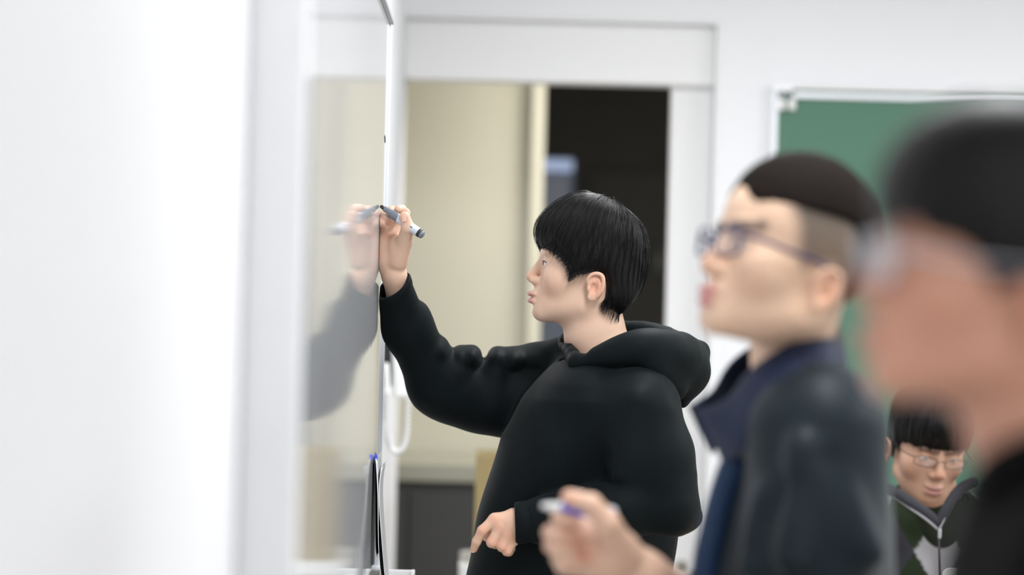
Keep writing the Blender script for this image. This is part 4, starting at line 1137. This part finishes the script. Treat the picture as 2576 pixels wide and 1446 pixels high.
marker('marker_pen', tipA, endA, 0.0165, [M_PLB, M_PENG, M_PENG, M_LABEL, M_PLB, M_PENG], 'black whiteboard marker with pale barrel in the writer\'s raised hand', True)

# ================================================================== second man, looking up
ZB = 3.14
RB = 2.95
hB = Head((0, 0, 0), yaw=20, pitch=7)
hB.O = PX(2063, 728, RB) - (np.array([-0.078, 0, 0]) * 1.04) @ hB.R.T
hB.s = 1.04
HAIRFADE = [(0.050, 0.098), (0.036, 0.072), (0.030, 0.045), (0.020, 0.020), (0.004, 0.030), (-0.018, 0.030), (-0.030, 0.0), (-0.036, -0.030), (-0.050, -0.050), (-0.09, -0.02), (-0.11, 0.05), (-0.08, 0.13), (0.0, 0.13), (0.05, 0.115)]
oB = dict(skin=SKIN_B, lid=0.0036, brow=0.85, fade=HAIRFADE, lip=(0.58, 0.22, 0.23), kneck=0.03)
neckB = [(hB.w((0, -0.01, -0.01)), 0.056), (Q(2005, 880, ZB), 0.056), (Q(2010, 1010, ZB), 0.064)]
chB = lambda p: ell(p, Q(2030, 1120, ZB), (0.075, 0.13, 0.08))
parts = [head_mesh(hB, oB, neckB, 0.0028, chB)]
ZH = 3.02
palm = [(Q(1790, 1560, 3.16), Q(1622, 1448, ZH + 0.03), 0.036, 0.029),
        (Q(1622, 1448, ZH + 0.03), Q(1570, 1405, ZH + 0.02), 0.028, 0.026),
        (Q(1540, 1410, ZH + 0.02), Q(1425, 1420, ZH + 0.03), 0.026, 0.015),
        (Q(1540, 1400, ZH + 0.02), Q(1420, 1385, ZH + 0.035), 0.026, 0.015),
        (Q(1540, 1390, ZH + 0.02), Q(1430, 1345, ZH + 0.04), 0.026, 0.015),
        (Q(1540, 1380, ZH + 0.02), Q(1455, 1310, ZH + 0.04), 0.026, 0.015)]
fing = [([Q(1455, 1308, ZH + 0.04), Q(1408, 1300, ZH + 0.012), Q(1412, 1306, ZH - 0.012), Q(1440, 1312, ZH - 0.012)], [0.0125, 0.0105, 0.0098, 0.0088]),
        ([Q(1425, 1345, ZH + 0.04), Q(1385, 1340, ZH + 0.010), Q(1400, 1348, ZH - 0.012), Q(1432, 1352, ZH - 0.008)], [0.0125, 0.0105, 0.0098, 0.0088]),
        ([Q(1418, 1385, ZH + 0.035), Q(1388, 1372, ZH + 0.008), Q(1405, 1384, ZH - 0.010), Q(1438, 1388, ZH - 0.006)], [0.0125, 0.010, 0.0095, 0.0085]),
        ([Q(1425, 1420, ZH + 0.03), Q(1405, 1405, ZH + 0.006), Q(1420, 1418, ZH - 0.008), Q(1450, 1420, ZH - 0.004)], [0.011, 0.0092, 0.0086, 0.0078]),
        ([Q(1570, 1395, ZH + 0.005), Q(1528, 1318, ZH - 0.025), Q(1488, 1268, ZH - 0.032), Q(1432, 1252, ZH - 0.022)], [0.0215, 0.0165, 0.0125, 0.0105])]
V, F = hand_surface(palm, fing, 0.0026, 0.016, 0.007)
kn = [Q(1408, 1300, ZH), Q(1385, 1340, ZH), Q(1388, 1372, ZH), Q(1440, 1312, ZH - 0.012), Q(1432, 1352, ZH - 0.01), Q(1438, 1388, ZH), Q(1432, 1252, ZH - 0.03), Q(1480, 1400, ZH)]
parts.append((V, F, hand_tone(V, np.array(SKIN_B) * (1.0, 0.95, 0.97), kn)))
elBL = Q(2040, 1590, 2.94); wrBL = elBL + np.array([-0.05, 0.0, -0.25])
parts.append(relaxed_hand(wrBL, (-0.15, 0, -1), (0.1, 1, 0), 1, SKIN_B))
shBL = Q(2055, 1085, 2.99); shBR = Q(2010, 1100, 3.31); elBR = Q(1900, 1640, 3.34)
parts.append(arm_piece([Q(2030, 1120, 3.10), shBL, elBL, wrBL], [0.06, 0.048, 0.040, 0.026], SKIN_B))
parts.append(arm_piece([Q(2030, 1120, 3.18), shBR, elBR, Q(1790, 1560, 3.16), Q(1640, 1460, ZH + 0.035)], [0.06, 0.048, 0.042, 0.035, 0.028], SKIN_B))
V, F, C = merge(parts)
baseB = np.array([xat(2030, ZB), ZB, 0])
pB = from_np('person', V, F, M_SKIN, None, baseB, C)
tag(pB, 'man with shaved sides and blue glasses looking up, dark jacket with navy collar', 'person')
add_eyes(hB, pB, 0.25)
add_hair(hB, pB, hair_field_short, oB, 0.003, M_HAIRB)
gB = glasses(hB, pB, M_FRB, label='dark blue framed glasses', y=0.110, z=0.0415, r=0.0021)
rowsB = rows_px([(905, 1965, 2100, 3.14, 0.10), (960, 1925, 2150, 3.14, 0.16), (1030, 1885, 2180, 3.14, 0.20), (1100, 1858, 2200, 3.14, 0.215), (1180, 1830, 2222, 3.14, 0.22), (1280, 1800, 2234, 3.14, 0.225),
                 (1446, 1762, 2238, 3.14, 0.225), (1700, 1750, 2230, 3.14, 0.22), (2000, 1765, 2225, 3.14, 0.21), (2190, 1775, 2220, 3.14, 0.205)], ZB)
wrBR = Q(1622, 1448, ZH + 0.03)
def jacketB(p):
    d = loft(p, rowsB, 2.2, 0.08)
    sl = chain(p, [shBL, shBL * 0.5 + elBL * 0.5, elBL, wrBL + (0, 0, 0.01)], [0.088, 0.074, 0.060, 0.042], 0.03)
    d = smin(d, sl, 0.03)
    fr = elBR * 0.45 + wrBR * 0.55
    d = smin(d, chain(p, [shBR, elBR, fr], [0.085, 0.062, 0.050], 0.03), 0.03)
    for a, b, r in ((Q(2060, 1160, 2.90), Q(2190, 1390, 2.90), 0.016), (Q(2010, 1120, 2.90), Q(1980, 1400, 2.88), 0.014), (Q(1930, 1250, 2.93), Q(1880, 1420, 2.93), 0.014)):
        d = smin(d, cone(p, a, b, r * 0.7, r), 0.03)
    for a, b, r in ((Q(1950, 1230, 2.89), Q(1850, 1400, 2.91), 0.014), (Q(2090, 1160, 2.885), Q(2150, 1320, 2.86), 0.010)):
        d = smax(d, -cone(p, a, b, r * 0.6, r), 0.03)
    ncl = chain(p, [hB.w((0, -0.01, 0)), Q(2005, 885, ZB), Q(1975, 990, ZB)], [0.062, 0.066, 0.062], 0.02)
    d = smax(d, -ncl, 0.008)
    dw = wrBL - elBL; dw /= np.linalg.norm(dw)
    d = smax(d, -cone(p, wrBL + dw * 0.08, wrBL - dw * 0.02, 0.034, 0.03), 0.004)
    return d
l0, h0 = bbox_pts([Q(1690, 2200, ZB), Q(2260, 880, ZB), wrBL, elBL, shBL, shBR, elBR], 0.10)
V, F = surface(jacketB, l0, h0, 0.0065, 2)
jb = from_np('jacket', V, F, M_JACK, pB)
# stand-up collar: near and far flap
def flap(topc, botc, mirror, name, m, parent, th=0.007, n=22, rows=8, bulge=0.012):
    T = smooth_path([Q(*a) for a in topc], n); Bt = smooth_path([Q(*a) for a in botc], n)
    if mirror is not None:
        T[:, 1] = 2 * mirror - T[:, 1]; Bt[:, 1] = 2 * mirror - Bt[:, 1]
    sgn = -1 if mirror is None else 1
    bm = bmesh.new(); g = []
    for k in (0, 1):
        G = []
        for i in range(n):
            row = []
            for j in range(rows + 1):
                f = j / rows; p = T[i] * (1 - f) + Bt[i] * f
                p = p + np.array([0, sgn * (bulge * math.sin(math.pi * f) - (th if k else 0)), 0])
                row.append(bm.verts.new(Vector(p)))
            G.append(row)
        g.append(G)
    for k in (0, 1):
        for i in range(n - 1):
            for j in range(rows): bm.faces.new((g[k][i][j], g[k][i + 1][j], g[k][i + 1][j + 1], g[k][i][j + 1]))
    for i in range(n - 1):
        for j in (0, rows): bm.faces.new((g[0][i][j], g[0][i + 1][j], g[1][i + 1][j], g[1][i][j]))
    for j in range(rows):
        for i in (0, n - 1): bm.faces.new((g[0][i][j], g[0][i][j + 1], g[1][i][j + 1], g[1][i][j]))
    return from_bm(name, bm, m, parent, True)
topB = [(2118, 842, 3.14), (2095, 836, 3.06), (2040, 842, 3.02), (1960, 880, 3.0), (1885, 932, 3.01), (1835, 998, 3.03), (1790, 1022, 3.05), (1752, 1034, 3.075)]
botB = [(2136, 960, 3.14), (2110, 950, 3.00), (2050, 965, 2.955), (1975, 1010, 2.945), (1915, 1070, 2.965), (1872, 1130, 2.99), (1846, 1160, 3.02), (1818, 1165, 3.06)]
flap(topB, botB, None, 'collar', M_NAVY, jb)
flap(topB, botB, 3.14, 'collar', M_NAVY, jb)
# front placket
pl = [(1846, 1150), (1826, 1190), (1806, 1250), (1785, 1330), (1764, 1446), (1752, 1700), (1765, 2000)]
bm = bmesh.new(); pts = smooth_path([Q(a + 14, b, 3.06) for a, b in pl], 26); bm_tube(bm, pts, 0.026, 12, True, False, 0.75); from_bm('placket', bm, M_NAVYP, jb, True)
lower_body(pB, baseB[0], baseB[1], 0.86, (-1, 0), M_JEANS)
marker('marker_pen', Q(1362, 1272, ZH - 0.002), Q(1551, 1292, ZH - 0.012), 0.0165, [M_PLW, M_PLW, M_BLUE, M_BLUE, M_LABEL, M_LABEL], 'blue and white marker held in the looking-up man\'s hand', False)

# ================================================================== third man, closest, cut by the frame edge
ZC = 1.80
hC = Head((0, 0, 0), yaw=2, pitch=-1)
hC.O = Q(2602, 782, ZC - 0.06) + np.array([0, 0.078, 0])
HAIR_C = [hp(*q) for q in [(1376, 648), (1352, 632), (1342, 606), (1342, 580), (1350, 555), (1372, 530), (1400, 513), (1436, 499), (1470, 493), (1508, 495), (1547, 508), (1588, 534), (1616, 572), (1630, 620), (1634, 662), (1626, 710), (1606, 752), (1582, 788), (1558, 806), (1536, 790), (1524, 760), (1524, 715), (1519, 697), (1503, 690), (1483, 692), (1468, 702), (1448, 712), (1440, 700), (1434, 680), (1416, 665), (1394, 656)]]
oC = dict(skin=SKIN_C, lid=0.0036, brow=0.6, lip=(0.48, 0.23, 0.19), hairpoly=HAIR_C)
neckC = [(hC.w((0, -0.005, -0.02)), 0.058), (Q(2640, 1080, ZC + 0.02), 0.058), (Q(2700, 1330, ZC + 0.02), 0.056)]
chC = lambda p: ell(p, Q(2770, 1500, ZC + 0.02), (0.075, 0.13, 0.08))
parts = [head_mesh(hC, oC, neckC, 0.0034, chC)]
rowsC = rows_px([(1105, 2640, 2880, 1.82, 0.085), (1160, 2560, 2920, 1.82, 0.13), (1200, 2505, 2930, 1.82, 0.155), (1300, 2458, 2960, 1.82, 0.19), (1446, 2420, 3060, 1.82, 0.215), (1700, 2380, 3140, 1.82, 0.225), (2100, 2360, 3160, 1.82, 0.225), (2700, 2380, 3130, 1.82, 0.22), (3050, 2400, 3100, 1.82, 0.21)], ZC)
shCn = Q(2790, 1480, 1.65); shCf = Q(2790, 1480, 2.0)
elCn = shCn + np.array([0.04, -0.03, -0.30]); wrCn = elCn + np.array([-0.08, 0.0, -0.24])
elCf = shCf + np.array([0.04, 0.03, -0.30]); wrCf = elCf + np.array([-0.08, 0.0, -0.24])
parts.append(relaxed_hand(wrCn, (-0.2, 0, -1), (0, 1, 0), 1, SKIN_C)); parts.append(relaxed_hand(wrCf, (-0.2, 0, -1), (0, -1, 0), -1, SKIN_C))
for sg, sh_, el_, wr_ in ((-1, shCn, elCn, wrCn), (1, shCf, elCf, wrCf)):
    parts.append(arm_piece([Q(2750, 1470, 1.82 + sg * 0.05), sh_, el_, wr_], [0.06, 0.048, 0.040, 0.026], SKIN_C))
V, F, C = merge(parts)
baseC = np.array([xat(2740, ZC), ZC + 0.02, 0])
pC = from_np('person', V, F, M_SKIN, None, baseC, C)
tag(pC, 'man in black with bowl-cut hair and pale glasses in profile beside the blue-collared man', 'person')
add_eyes(hC, pC)
add_hair(hC, pC, hair_field_long, oC, 0.0034, M_HAIR)
glasses(hC, pC, M_FRG, label='pale grey metal glasses', lens=glass_mat('reflecting_lens', (0.85, 0.85, 0.92, 1), 0.45), y=0.112, z=0.037, r=0.0013)
def jacketC(p):
    d = loft(p, rowsC, 2.2, 0.06)
    d = smin(d, cone(p, Q(2690, 1170, ZC + 0.02), Q(2730, 1340, ZC + 0.02), 0.070, 0.10), 0.03)
    d = smin(d, cone(p, Q(2770, 1150, ZC + 0.02), Q(2840, 1330, ZC + 0.02), 0.045, 0.07), 0.04)
    for sh, el, wr in ((shCn, elCn, wrCn), (shCf, elCf, wrCf)):
        d = smin(d, chain(p, [sh, el, wr + (0, 0, 0.01)], [0.082, 0.060, 0.040], 0.03), 0.03)
        dw = (wr - el) / np.linalg.norm(wr - el)
        d = smax(d, -cone(p, wr + dw * 0.08, wr - dw * 0.02, 0.033, 0.029), 0.004)
    d = smax(d, -chain(p, [hC.w((0, 0, 0)), Q(2640, 1080, ZC + 0.02), Q(2665, 1150, ZC + 0.02)], [0.064, 0.064, 0.052], 0.02), 0.008)
    return d
l0, h0 = bbox_pts([Q(2360, 3060, ZC), Q(3160, 1120, ZC), wrCn, wrCf, shCn, shCf], 0.10)
V, F = surface(jacketC, l0, h0, 0.008, 2)
jc = from_np('jacket', V, F, M_BLACKC, pC)
col = smooth_path([Q(2480, 1228, 1.80), Q(2530, 1176, 1.755), Q(2650, 1126, 1.745), Q(2790, 1092, 1.77), Q(2846, 1080, 1.82), Q(2790, 1092, 1.87), Q(2650, 1130, 1.895), Q(2530, 1180, 1.885), Q(2480, 1228, 1.84)], 40)
tube('collar', col, 0.017, M_BLACKC, jc, 10)
lower_body(pC, baseC[0], baseC[1], 0.86, (-1, 0), M_JEANS)

# ================================================================== seated man behind
ZD = 5.15
hD = Head((0, 0, 0), yaw=97, pitch=-26, roll=-5)
nz = np.array([0, 0.112, 0.020])
hD.O = Q(2364, 1190, ZD - 0.09) - nz @ hD.R.T
HAIR_D = [hp(*q) for q in [(1371, 648), (1352, 622), (1342, 596), (1338, 575), (1344, 552), (1364, 527), (1397, 507), (1432, 490), (1470, 482), (1508, 486), (1547, 502), (1588, 531), (1616, 572), (1632, 620), (1636, 662), (1628, 710), (1608, 752), (1584, 788), (1560, 806), (1538, 790), (1520, 770), (1518, 745), (1521, 715), (1519, 697), (1503, 690), (1483, 691), (1473, 712), (1466, 730), (1460, 700), (1440, 670), (1410, 655), (1390, 652)]]
oD = dict(skin=SKIN_D, lid=0.0014, brow=0.7, beard=0.35, lip=(0.50, 0.24, 0.22), hairpoly=HAIR_D)
neckD = [(hD.w((0, -0.01, -0.02)), 0.056), (Q(2352, 1280, ZD + 0.02), 0.058), (Q(2350, 1380, ZD + 0.05), 0.075)]
chD = lambda p: ell(p, Q(2350, 1440, ZD + 0.08), (0.13, 0.075, 0.08))
parts = [head_mesh(hD, oD, neckD, 0.003, chD)]
zdesk = 0.72
wD = [Q(2270, 1500, 0) * 0 + np.array([xat(2352, ZD) + s * 0.12, 4.80, zdesk + 0.045]) for s in (-1, 1)]
for s, w_ in zip((-1, 1), wD):
    parts.append(relaxed_hand(w_, (-s * 0.25, -1, -0.05), (0, 0.05, -1), s, SKIN_D))
for s, w_ in zip((-1, 1), wD):
    sh = Q(2352 + s * 190, 1380, ZD + 0.08)
    parts.append(arm_piece([Q(2352 + s * 60, 1420, ZD + 0.08), sh, np.array([sh[0] + s * 0.06, 5.05, 0.80]), w_], [0.06, 0.045, 0.038, 0.025], SKIN_D))
V, F, C = merge(parts)
baseD = np.array([xat(2352, ZD), ZD + 0.1, 0])
pD = from_np('person', V, F, M_SKIN, None, baseD, C)
tag(pD, 'seated man in argyle half-zip sweater and glasses looking down, before the chalkboard', 'person')
add_eyes(hD, pD, -0.5)
hrD = add_hair(hD, pD, hair_field_long, oD, 0.003, M_HAIR)
V, F = strands(hD, hair_field_long, oD, 700, 12, 3, 0.0010, 5)
from_np('strands', V, F, M_STRAND, hrD)
glasses(hD, pD, M_FRK, label='thin dark glasses', y=0.107, z=0.039, r=0.0008, w=0.024, hgt=0.0115)
zc = ZD + 0.08
M_ZIP = mat('grey_zip_tape', (0.30, 0.29, 0.32, 1), 0.6, 0.3, noise=0.05)
def rowD(py, a, b, yc, yh): A = PX(a, py, ZD); B = PX(b, py, ZD); return (A[2] + B[2]) / 2, (A[0] + B[0]) / 2, yc, (B[0] - A[0]) / 2, yh
rowsD = [rowD(1215, 2285, 2425, zc, 0.07), rowD(1250, 2235, 2480, zc, 0.10), rowD(1300, 2160, 2550, zc, 0.12), rowD(1370, 2115, 2600, zc, 0.13), rowD(1446, 2105, 2610, zc, 0.135), rowD(1650, 2120, 2590, zc, 0.135), rowD(1860, 2120, 2590, zc, 0.135)]
def sweater(p):
    d = loft(p, rowsD, 2.2, 0.05)
    for s, w_ in zip((-1, 1), wD):
        sh = Q(2352 + s * 205, 1370, zc); el = np.array([sh[0] + s * 0.06, 5.05, 0.80])
        d = smin(d, chain(p, [sh, el, w_ + (0, 0.01, 0)], [0.078, 0.060, 0.038], 0.03), 0.03)
    d = smax(d, -chain(p, [hD.w((0, 0, -0.02)), Q(2352, 1270, ZD + 0.02), Q(2362, 1325, ZD - 0.05)], [0.062, 0.070, 0.010], 0.01), 0.006)
    return d
l0, h0 = bbox_pts([Q(2090, 1870, ZD), Q(2620, 1200, ZD), wD[0], wD[1], (baseD[0], 5.4, 1)], 0.08)
l0[0] -= 0.06; h0[0] += 0.06
V, F = surface(sweater, l0, h0, 0.005, 2)
u = (V[:, 0] - PX(2322, 1400, 5.0)[0]) / 0.105; v = (V[:, 2] - PX(2322, 1400, 5.0)[2]) / 0.175
a_ = np.floor(u + v).astype(int); b_ = np.floor(u - v).astype(int)
pal = np.array([(0.035, 0.035, 0.042), (0.018, 0.028, 0.013), (0.33, 0.32, 0.34)])
ci = np.where((a_ + b_) % 2 == 0, np.where(a_ % 2 == 0, 2, 0), 1)
cc = pal[ci]
ln = np.minimum(np.abs((u + v + 0.5) % 1 - 0.5), np.abs((u - v + 0.5) % 1 - 0.5)); 
sw = from_np('sweater', V, F, M_SWEAT, pD, None, cc)
# turtleneck, zipper and collar edges
def tn(p):
    d = smax(chain(p, [Q(2352, 1258, ZD + 0.03), Q(2354, 1310, ZD + 0.02), Q(2360, 1345, ZD - 0.0)], [0.068, 0.074, 0.055], 0.02), -chain(p, [Q(2352, 1180, ZD), Q(2352, 1262, ZD + 0.02)], [0.058, 0.058]), 0.006)
    return smax(d, p[:, 2] - PX(2352, 1240, ZD)[2], 0.01)
V, F = surface(tn, Q(2230, 1420, ZD - 0.14), Q(2470, 1200, ZD + 0.16), 0.005, 2)
from_np('turtleneck', V, F, M_TURT, pD)
for pts in ([(2222, 1242, 5.13), (2252, 1252, 5.07), (2290, 1278, 5.03), (2330, 1306, 5.01), (2360, 1332, 5.005)], [(2452, 1228, 5.13), (2425, 1240, 5.07), (2402, 1262, 5.03), (2382, 1294, 5.01), (2363, 1332, 5.005)]):
    tube('zip_edge', smooth_path([Q(*a) for a in pts], 24), 0.0028, M_ZIP, sw, 8)
    flp = smooth_path([np.array(Q(a, b - 14, Z + 0.01)) for a, b, Z in pts], 24)
    tube('collar_edge', flp, 0.012, MATS.get('charcoal_knit') or mat('charcoal_knit', (0.035, 0.035, 0.042, 1), 0.9, 0.1, noise=0.1, sheen=0.03), sw, 10)
tube('zip', [Q(2362, 1330, 5.0), Q(2368, 1500, 5.0)], 0.0025, M_PLB, sw, 6)
bm = bmesh.new(); c = Q(2365, 1342, 4.99); bm_box(bm, c - (0.004, 0.003, 0.010), c + (0.004, 0.003, 0.010), 0.002); from_bm('zip_pull', bm, M_STEEL, sw)
# thighs and shins of the seated figure
def ltr(p):
    d = None
    for s in (-1, 1):
        hp_ = np.array([baseD[0] + s * 0.09, ZD + 0.12, 0.55]); kn_ = np.array([baseD[0] + s * 0.11, ZD - 0.33, 0.53]); an_ = np.array([baseD[0] + s * 0.11, ZD - 0.30, 0.09])
        c = chain(p, [hp_, kn_, an_], [0.10, 0.075, 0.06], 0.03); d = c if d is None else smin(d, c, 0.03)
    return smax(d, 0.035 - p[:, 2], 0.004)
V, F = surface(ltr, (baseD[0] - 0.3, ZD - 0.5, 0), (baseD[0] + 0.3, ZD + 0.3, 0.75), 0.012)
from_np('trousers', V, F, M_JEANS, pD)
for s in (-1, 1):
    an = np.array([baseD[0] + s * 0.11, ZD - 0.30, 0])
    V, F = surface(lambda p: smax(chain(p, [an + (0, 0.055, 0.045), an + (0, -0.06, 0.04), an + (0, -0.155, 0.032)], [0.045, 0.046, 0.036], 0.02), -p[:, 2], 0.004), an - 0.25, an + 0.25, 0.009)
    from_np('shoe', V, F, M_SHOE, pD)
# his chair, desk and laptop
cx = baseD[0]; cy = ZD + 0.10
ch = empty('chair', (cx, cy, 0), 'wooden classroom chair under the seated man', 'chair')
box('seat', (cx - 0.2, cy - 0.22, 0.43), (cx + 0.2, cy + 0.2, 0.455), M_WOOD, ch, 0.008)
box('backrest', (cx - 0.19, cy + 0.19, 0.62), (cx + 0.19, cy + 0.212, 0.82), M_WOOD, ch, 0.008)
for sx in (-0.17, 0.17):
    tube('leg', [(cx + sx, cy - 0.18, 0.43), (cx + sx, cy - 0.2, 0.0)], 0.011, M_STEEL, ch, 8)
    tube('leg', [(cx + sx, cy + 0.22, 0.0), (cx + sx, cy + 0.2, 0.44), (cx + sx, cy + 0.217, 0.80)], 0.011, M_STEEL, ch, 8)
dk = empty('desk', (cx, 4.68, 0), 'light wooden desk in front of the seated man', 'desk')
box('desk_top', (cx - 0.5, 4.45, zdesk - 0.025), (cx + 0.5, 4.90, zdesk), M_WOOD, dk, 0.005)
for sx in (-0.46, 0.46):
    for sy in (4.49, 4.86): tube('leg', [(cx + sx, sy, zdesk - 0.025), (cx + sx, sy, 0)], 0.013, M_STEEL, dk, 8)
lpA = Q(2372, 1428, 4.58)
lp = empty('laptop', (lpA[0] + 0.15, 4.62, zdesk), 'white laptop open on the desk before the seated man', 'laptop')
box('keyboard_base', (lpA[0] , 4.585, zdesk), (lpA[0] + 0.30, 4.79, zdesk + 0.014), M_PLW, lp, 0.005, 3)
bm = bmesh.new(); vs = bm_box(bm, (lpA[0], 4.575, zdesk + 0.008), (lpA[0] + 0.30, 4.584, lpA[2]))
es = [e for e in bm.edges if abs(e.verts[0].co.y - e.verts[1].co.y) > 0.005]
bmesh.ops.bevel(bm, geom=es, offset=0.014, segments=4, affect='EDGES', profile=0.5)
from_bm('screen_lid', bm, M_PLW, lp)
